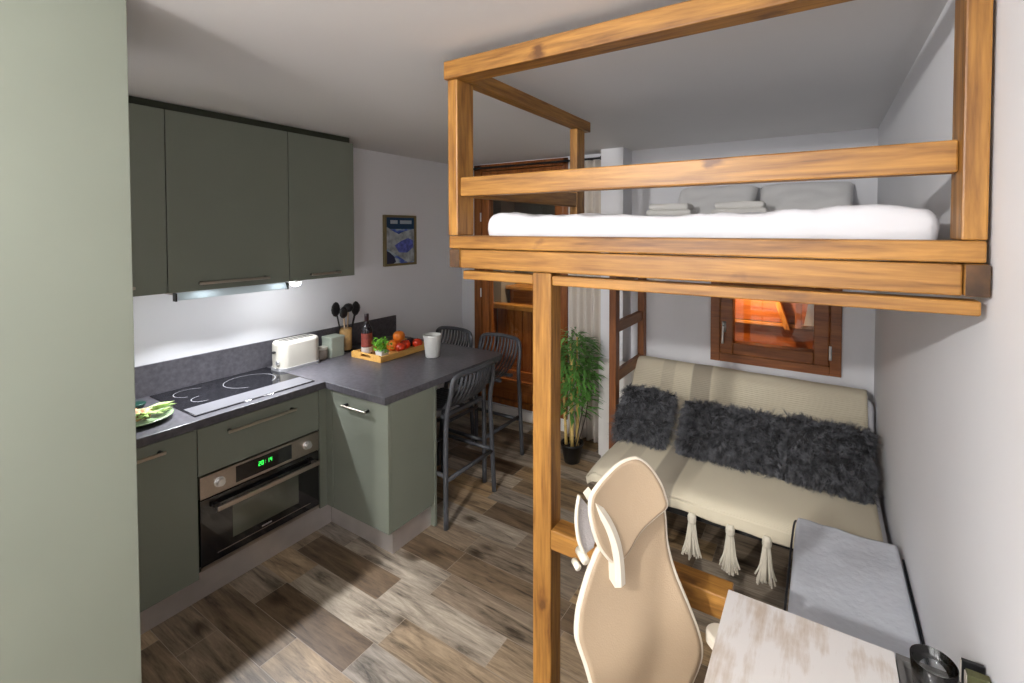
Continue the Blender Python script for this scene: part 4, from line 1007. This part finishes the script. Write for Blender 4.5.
# fur cushions ---------------------------------------------------------------
def fur_cushion(label, w_, h_, t_, loc, rx, rz, seed, n=24000, L=(0.025, 0.055)):
    rf = random.Random(seed)
    t = thing('fur_cushion', label, 'cushion', (loc[0], loc[1], loc[2] - h_ / 2), 'shaggy cushions on the sofa bed')
    M_ = Matrix.Translation(loc) @ Matrix.Rotation(rz, 4, 'Z') @ Matrix.Rotation(rx, 4, 'X')
    bm = bmesh.new(); cushion_mesh(bm, w_, h_, t_, seed, 22); bmesh.ops.transform(bm, matrix=M_, verts=bm.verts)
    bmesh.ops.recalc_face_normals(bm, faces=bm.faces)
    faces = list(bm.faces); areas = [f.calc_area() for f in faces]
    pick = rf.choices(faces, areas, k=n); verts = []; fcs = []
    CL = 10
    for f in pick[:n // CL]:
        vs = [v.co for v in f.verts]
        a, b_ = rf.random(), rf.random(); p0 = vs[0].lerp(vs[1], a).lerp(vs[-1].lerp(vs[-2], a) if len(vs) > 3 else vs[-1], b_)
        nn = f.normal
        flow = Vector((noise.noise(p0 * 9 + Vector((seed, 0, 0))), noise.noise(p0 * 9 + Vector((0, seed, 5))) * 0.6, noise.noise(p0 * 9 + Vector((3, 0, seed))) - 0.35))
        d_ = (nn * 0.6 + flow * 1.3 + Vector((rf.gauss(0, .4), rf.gauss(0, .4), rf.gauss(0, .4)))).normalized()
        ln = rf.uniform(*L); curl = Vector((rf.gauss(0, 1), rf.gauss(0, 1), rf.gauss(0, 1) - 0.8)) * ln * 0.25
        tip = p0 + d_ * ln + curl; mid = p0 + d_ * ln * 0.55
        tx = nn.orthogonal().normalized(); ty = nn.cross(tx)
        for q in range(CL):
            r0 = 0.009 * math.sqrt(rf.random()); a = rf.uniform(0, 6.283); off = tx * (r0 * math.cos(a)) + ty * (r0 * math.sin(a))
            p = p0 + off - nn * 0.004; m1 = mid + off * 0.75 + Vector((rf.gauss(0, .004), rf.gauss(0, .004), rf.gauss(0, .004))); m2 = tip + off * 0.8 + Vector((rf.gauss(0, .006), rf.gauss(0, .006), rf.gauss(0, .006)))
            sd = d_.cross(Vector((rf.gauss(0, 1), rf.gauss(0, 1), rf.gauss(0, 1)))).normalized() * 0.0008
            k = len(verts); verts += [p - sd, p + sd, m1 + sd * 0.9, m1 - sd * 0.9, m2]
            fcs += [(k, k + 1, k + 2, k + 3), (k + 3, k + 2, k + 4)]
    obj('cover', bm, furbase, t, smooth=True)
    me = bpy.data.meshes.new('fur'); org = wloc(t)
    me.from_pydata([v - org for v in verts], [], fcs); me.materials.append(furm)
    o = bpy.data.objects.new('fur', me); COL.objects.link(o); o.parent = t; o['kind'] = 'stuff'
fur_cushion('shaggy charcoal cushion standing apart at the left end of the sofa', 0.33, 0.35, 0.13, (2.130, 2.85, 0.570), R(-42), R(0), 11)
fur_cushion('shaggy charcoal cushion in the middle of the row on the sofa', 0.57, 0.33, 0.13, (2.650, 2.845, 0.560), R(-42), R(1), 23, 44000)
fur_cushion('shaggy charcoal cushion at the right end of the sofa against the wall', 0.40, 0.36, 0.13, (3.135, 2.835, 0.565), R(-42), R(-1), 37, 30000)

# grey covered chest -----------------------------------------------------------
gb = thing('storage_ottoman', 'low chest under a pale grey blanket in front of the sofa', 'ottoman', (3.2, 1.9, 0))
bm = bmesh.new(); soft_slab(bm, 3.020, 3.385, 1.30, 2.225, 0.03, 0.51, 0.03, 24, 40, 0.0); obj('body', bm, mat('dark_chest', (0.04, 0.04, 0.05), 0.7), gb, smooth=True)
bm = bmesh.new(); soft_slab(bm, 3.014, 3.385, 1.295, 2.248, 0.06, 0.530, 0.016, 30, 50, 0.010, 4.0); obj('blanket', bm, greybed, gb, smooth=True)
bm = bmesh.new(); tube(bm, smooth_path([(3.014, 1.3, 0.505), (3.012, 1.8, 0.505), (3.014, 2.21, 0.505), (3.028, 2.246, 0.50)], 6), 0.004, 6); obj('piping', bm, seamm, gb)
bm = bmesh.new(); tube(bm, [(3.387, 1.32, 0.500), (3.387, 2.2, 0.500)], 0.004, 6); obj('piping', bm, seamm, gb)
for x in (3.06, 3.34):
    for y in (1.36, 2.16):
        BX('foot', black, (x - 0.02, x + 0.02, y - 0.02, y + 0.02, 0.0, 0.035), gb)

# desk --------------------------------------------------------------------------
dk = thing('desk', 'whitewashed wooden desk top against the right wall below the camera', 'desk', (3.08, 0.9, 0))
BX('top', deskm, (2.912, 3.249, 0.62, 1.214, 0.840, 0.866), dk, 0.001)
BX('leg', deskm, (2.92, 2.95, 0.64, 0.67, 0.0, 0.840), dk); BX('leg', deskm, (3.20, 3.23, 0.64, 0.67, 0.0, 0.840), dk)
ds = thing('desk_organiser', 'dark grey ribbed organiser shelf between the desk and the wall', 'organiser', (3.32, 1.0, 0.0))
BX('body', greydesk, (3.251, 3.390, 0.70, 1.211, 0.0, 0.855), ds, 0.002)
BX('rim', greydesk, [(3.251, 3.390, 1.197, 1.211, 0.855, 0.868), (3.251, 3.262, 0.70, 1.197, 0.855, 0.868)], ds, 0.001)
BX('groove', black, [(3.275, 3.278, 0.75, 1.18, 0.8552, 0.8562), (3.275, 3.375, 1.175, 1.178, 0.8552, 0.8562)], ds)
tg = thing('glass_tumbler', 'clear glass tumbler on the dark grey organiser', 'glass', (3.318, 1.135, 0.857))
bm = bmesh.new(); lathe(bm, [(0.001, 0.8572), (0.026, 0.8572), (0.034, 0.90), (0.037, 0.942), (0.0345, 0.942), (0.0315, 0.90), (0.024, 0.866), (0.001, 0.865)], 3.300, 1.128, 36, cap=False); obj('glass_body', bm, tumbler, tg, smooth=True)
for (y0, y1, zt_, m_, lab) in ((1.196, 1.204, 0.915, black, 'thin black card standing against the right wall beside the glass'), (1.155, 1.172, 0.920, olive, 'olive notebook standing against the right wall beside the glass')):
    nb = thing('notebook', lab, 'notebook', (3.375, y0, 0.857)); BX('cover', m_, (3.355, 3.390, y0, y1, 0.8572, zt_), nb, 0.001)
    BX('pages', labelm, (3.353, 3.355, y0 + 0.002, y1 - 0.002, 0.860, zt_ - 0.003), nb)

# ------------------------------------------------------------------ office chair
ANG = R(50)
W = Vector((math.cos(ANG), math.sin(ANG), 0)); NV = Vector((math.sin(ANG), -math.cos(ANG), 0)); C0 = Vector((2.70, 1.0, 0.9))
LEAN = 0.10
F_ = Vector((-math.sin(R(30.897)), math.cos(R(30.897)), 0)); Rt = Vector((math.cos(R(30.897)), math.sin(R(30.897)), 0)); Up = Vector((0, 0, 1))
ch = thing('office_chair', 'high-backed beige office chair with an ivory frame beside the desk', 'chair', (2.80, 0.86, 0))
def CHP(s, z, off=0.0):
    """point on the reclined back plane: s along the width, z height, off towards the seat"""
    return C0 + W * s + Vector((0, 0, z - 0.9)) - NV * LEAN * (z - 0.9) + NV * off
HEAD = [(-0.082, 1.135), (-0.08, 1.171), (-0.064, 1.188), (-0.035, 1.206), (0.0, 1.224), (0.033, 1.231), (0.055, 1.227), (0.079, 1.207), (0.103, 1.17), (0.115, 1.136), (0.117, 1.112), (0.093, 1.093), (0.058, 1.069), (0.038, 1.05), (0.012, 1.021), (-0.02, 1.012), (-0.05, 1.045), (-0.069, 1.083)]
BACK = [(-0.04, 1.032), (-0.067, 1.0), (-0.089, 0.961), (-0.108, 0.918), (-0.115, 0.874), (-0.108, 0.844), (-0.095, 0.804), (-0.078, 0.739), (-0.057, 0.643), (-0.01, 0.553), (0.066, 0.504), (0.119, 0.552), (0.151, 0.632), (0.172, 0.68), (0.192, 0.723), (0.2, 0.756), (0.194, 0.799), (0.172, 0.869), (0.15, 0.937), (0.136, 1.006), (0.132, 1.074), (0.116, 1.108), (0.07, 1.079), (0.008, 1.045)]
def closed_smooth(pts_, n=4):
    P = [Vector((a, b_, 0)) for a, b_ in pts_]; N_ = len(P); out = []
    for i in range(N_):
        p0, p1, p2, p3 = P[i - 1], P[i], P[(i + 1) % N_], P[(i + 2) % N_]
        for k in range(n):
            t = k / n; out.append(0.5 * ((2 * p1) + (p2 - p0) * t + (2 * p0 - 5 * p1 + 4 * p2 - p3) * t * t + (3 * p1 - p0 - 3 * p2 + p3) * t ** 3))
    return out
def back_off(s, z, kind):
    if kind == 'back': return 0.9 * (s - 0.03) ** 2 + 0.030 * math.exp(-((z - 0.80) / 0.10) ** 2) * math.exp(-((s - 0.03) / 0.13) ** 2) - 0.01 * math.exp(-((s - 0.12 - 0.25 * (z - 0.9)) / 0.05) ** 2)
    return 1.6 * (s - 0.03) ** 2 + 0.006 + 0.25 * max(0, z - 1.10) ** 2
def chair_panel(outline, kind, extra):
    o = closed_smooth(outline); cs = sum(p.x for p in o) / len(o); cz = sum(p.y for p in o) / len(o)
    bm = bmesh.new(); prev = None; n = len(o)
    for k in range(13):
        f = 1 - k / 13.0
        cur = []
        for p in o:
            s, z = cs + (p.x - cs) * f, cz + (p.y - cz) * f
            cur.append(bm.verts.new(CHP(s, z, back_off(s, z, kind) + extra)))
        if prev:
            for i in range(n): bm.faces.new((prev[i], prev[(i + 1) % n], cur[(i + 1) % n], cur[i]))
        prev = cur
    bm.faces.new(prev)
    rim = [CHP(p.x, p.y, back_off(p.x, p.y, kind) + extra) for p in o]
    return bm, rim
bm, rim = chair_panel(BACK, 'back', 0.0)
bk = obj('backrest', bm, chairb, ch, smooth=True); so = bk.modifiers.new('s', 'SOLIDIFY'); so.thickness = 0.016; so.offset = 0
bm = bmesh.new(); tube(bm, rim + [rim[0], rim[1]], 0.0075, 8, cap=False); obj('backrest_rim', bm, chairw, bk, smooth=True)
bm, rim = chair_panel(HEAD, 'head', 0.022)
hdp = obj('headrest', bm, chairb, ch, smooth=True); so = hdp.modifiers.new('s', 'SOLIDIFY'); so.thickness = 0.014; so.offset = 0
bm = bmesh.new(); tube(bm, rim + [rim[0], rim[1]], 0.0055, 8, cap=False); obj('headrest_rim', bm, chairw, hdp, smooth=True)
# curved ivory bracket holding the headrest
bm = bmesh.new(); ST = smooth_path([(-0.078, 1.172, 0), (-0.060, 1.143, 0), (-0.038, 1.106, 0), (-0.021, 1.062, 0), (-0.013, 1.015, 0), (-0.012, 0.962, 0)], 6); prev = None
for i, p in enumerate(ST):
    f = i / (len(ST) - 1); hw = 0.009 + 0.005 * f
    d0 = (ST[min(i + 1, len(ST) - 1)] - ST[max(i - 1, 0)]).normalized(); nx_ = Vector((d0.y, -d0.x, 0))
    a, b_ = p + nx_ * hw, p - nx_ * hw
    q = 0.036 + 0.006 * math.sin(f * 3)
    cur = [bm.verts.new(CHP(a.x, a.y, back_off(a.x, a.y, 'back') + q)), bm.verts.new(CHP(p.x, p.y, back_off(p.x, p.y, 'back') + q + 0.006)), bm.verts.new(CHP(b_.x, b_.y, back_off(b_.x, b_.y, 'back') + q)),
           bm.verts.new(CHP(b_.x, b_.y, back_off(b_.x, b_.y, 'back') + 0.004)), bm.verts.new(CHP(a.x, a.y, back_off(a.x, a.y, 'back') + 0.004))]
    if prev:
        for k in range(5): bm.faces.new((prev[k], prev[(k + 1) % 5], cur[(k + 1) % 5], cur[k]))
    else: bm.faces.new(cur)
    prev = cur
bm.faces.new(prev[::-1]); obj('headrest_bracket', bm, chairw, ch)
# grey mesh wing showing left of the bracket
bm = bmesh.new(); WG = [(-0.086, 1.150), (-0.094, 1.120), (-0.096, 1.085), (-0.090, 1.045), (-0.076, 1.012), (-0.050, 1.020), (-0.038, 1.06), (-0.056, 1.11)]
vs = [bm.verts.new(CHP(a, b_, back_off(a, b_, 'back') - 0.02)) for a, b_ in WG]; bm.faces.new(vs)
mw = obj('mesh_wing', bm, meshm, ch); so = mw.modifiers.new('s', 'SOLIDIFY'); so.thickness = 0.004
bm = bmesh.new(); tube(bm, smooth_path([CHP(a, b_, back_off(a, b_, 'back') - 0.018) for a, b_ in WG[:5]], 4), 0.005, 8); obj('wing_rim', bm, chairw, mw, smooth=True)
bm = bmesh.new(); p = CHP(-0.082, 1.012, 0.0); tube(bm, [p + NV * -0.03, p + NV * 0.01], 0.010, 12)
p2 = CHP(-0.095, 0.990, 0.0); tube(bm, [p2 + NV * -0.03, p2 + NV * -0.005], 0.008, 10); obj('tilt_joint', bm, chairw, ch, smooth=True)
# rear spine, seat, arms, column and five-star base
bm = bmesh.new(); tube(bm, smooth_path([CHP(0.03, 0.95, -0.02), CHP(0.03, 0.75, -0.045), CHP(0.03, 0.56, -0.045), CHP(0.03, 0.44, 0.08)], 6), 0.016, 12); obj('spine', bm, chairw, ch, smooth=True)
sc_ = C0 + NV * 0.235 + W * 0.03
bm = bmesh.new(); rbox(bm, 0, 0, 0.22, 0.215, 0.44, 0.505, 0.09, top_r=0.025); bmesh.ops.transform(bm, matrix=Matrix.Translation((sc_.x, sc_.y, 0)) @ Matrix.Rotation(ANG, 4, 'Z'), verts=bm.verts); obj('seat', bm, chairb, ch)
for s in (-1, 1):
    a0 = sc_ + W * (0.200 * s); a0.z = 0.455
    bm = bmesh.new(); tube(bm, smooth_path([sc_ + W * (0.15 * s) + Vector((0, 0, 0.43 - sc_.z)), a0 + W * 0.02 * s, a0 + W * 0.03 * s + Vector((0, 0, 0.15)), a0 + W * 0.02 * s - NV * 0.06 + Vector((0, 0, 0.312 - (0.06 if s < 0 else 0)))], 6), 0.013, 10)
    ap = obj('armrest', bm, chairw, ch, smooth=True)
    bm = bmesh.new(); rbox(bm, 0, 0, 0.028, 0.115, 0.765 - (0.06 if s < 0 else 0), 0.792 - (0.06 if s < 0 else 0), 0.026, top_r=0.008)
    pc_ = a0 + W * 0.02 * s - NV * 0.10; bmesh.ops.transform(bm, matrix=Matrix.Translation((pc_.x, pc_.y, 0)) @ Matrix.Rotation(ANG, 4, 'Z'), verts=bm.verts); obj('arm_pad', bm, chairw, ap)
bm = bmesh.new(); tube(bm, [(sc_.x, sc_.y, 0.10), (sc_.x, sc_.y, 0.44)], 0.025, 16); obj('gas_column', bm, chrome, ch, smooth=True)
for k in range(5):
    a = R(72 * k + 20); dx, dy = math.cos(a), math.sin(a)
    bm = bmesh.new(); tube(bm, [(sc_.x, sc_.y, 0.11), (sc_.x + dx * 0.22, sc_.y + dy * 0.22, 0.075)], [0.026, 0.014], 10); lg = obj('base_leg', bm, chairw, ch, smooth=True)
    bm = bmesh.new(); cx_, cy_ = sc_.x + dx * 0.22, sc_.y + dy * 0.22; tube(bm, [(cx_ - dy * 0.018, cy_ + dx * 0.018, 0.027), (cx_ + dy * 0.018, cy_ - dx * 0.018, 0.027)], 0.027, 16)
    tube(bm, [(cx_, cy_, 0.045), (cx_, cy_, 0.08)], 0.008, 8); obj('caster', bm, black, lg)

# ------------------------------------------------------------------ unseen lamp fittings; the bed spot and floor lamp are added as fill
t = thing('ceiling_lamp', 'small round ceiling lamp behind the camera', 'ceiling lamp', (2.15, -1.0, 2.37))
bm = bmesh.new(); lathe(bm, [(0.06, ZC), (0.06, ZC - 0.02), (0.03, ZC - 0.03)], 2.15, -1.0); obj('canopy', bm, whitep, t, smooth=True)
t = thing('fill_spotlight', 'small unseen spot added under the loft bed to brighten the sofa', 'fill_spotlight', (2.66, 1.42, 1.60))
bm = bmesh.new(); lathe(bm, [(0.03, 1.708), (0.03, 1.64), (0.028, 1.615)], 2.66, 1.42); obj('housing', bm, whitep, t)
t = thing('fill_lamp', 'slim floor lamp added behind the camera as soft fill', 'lamp', (2.2, -1.85, 0))
bm = bmesh.new(); lathe(bm, [(0.13, 0), (0.13, 0.015), (0.02, 0.025)], 2.2, -1.85); obj('base', bm, black, t)
bm = bmesh.new(); tube(bm, [(2.2, -1.85, 0.02), (2.2, -1.85, 1.40)], 0.012); obj('pole', bm, black, t)
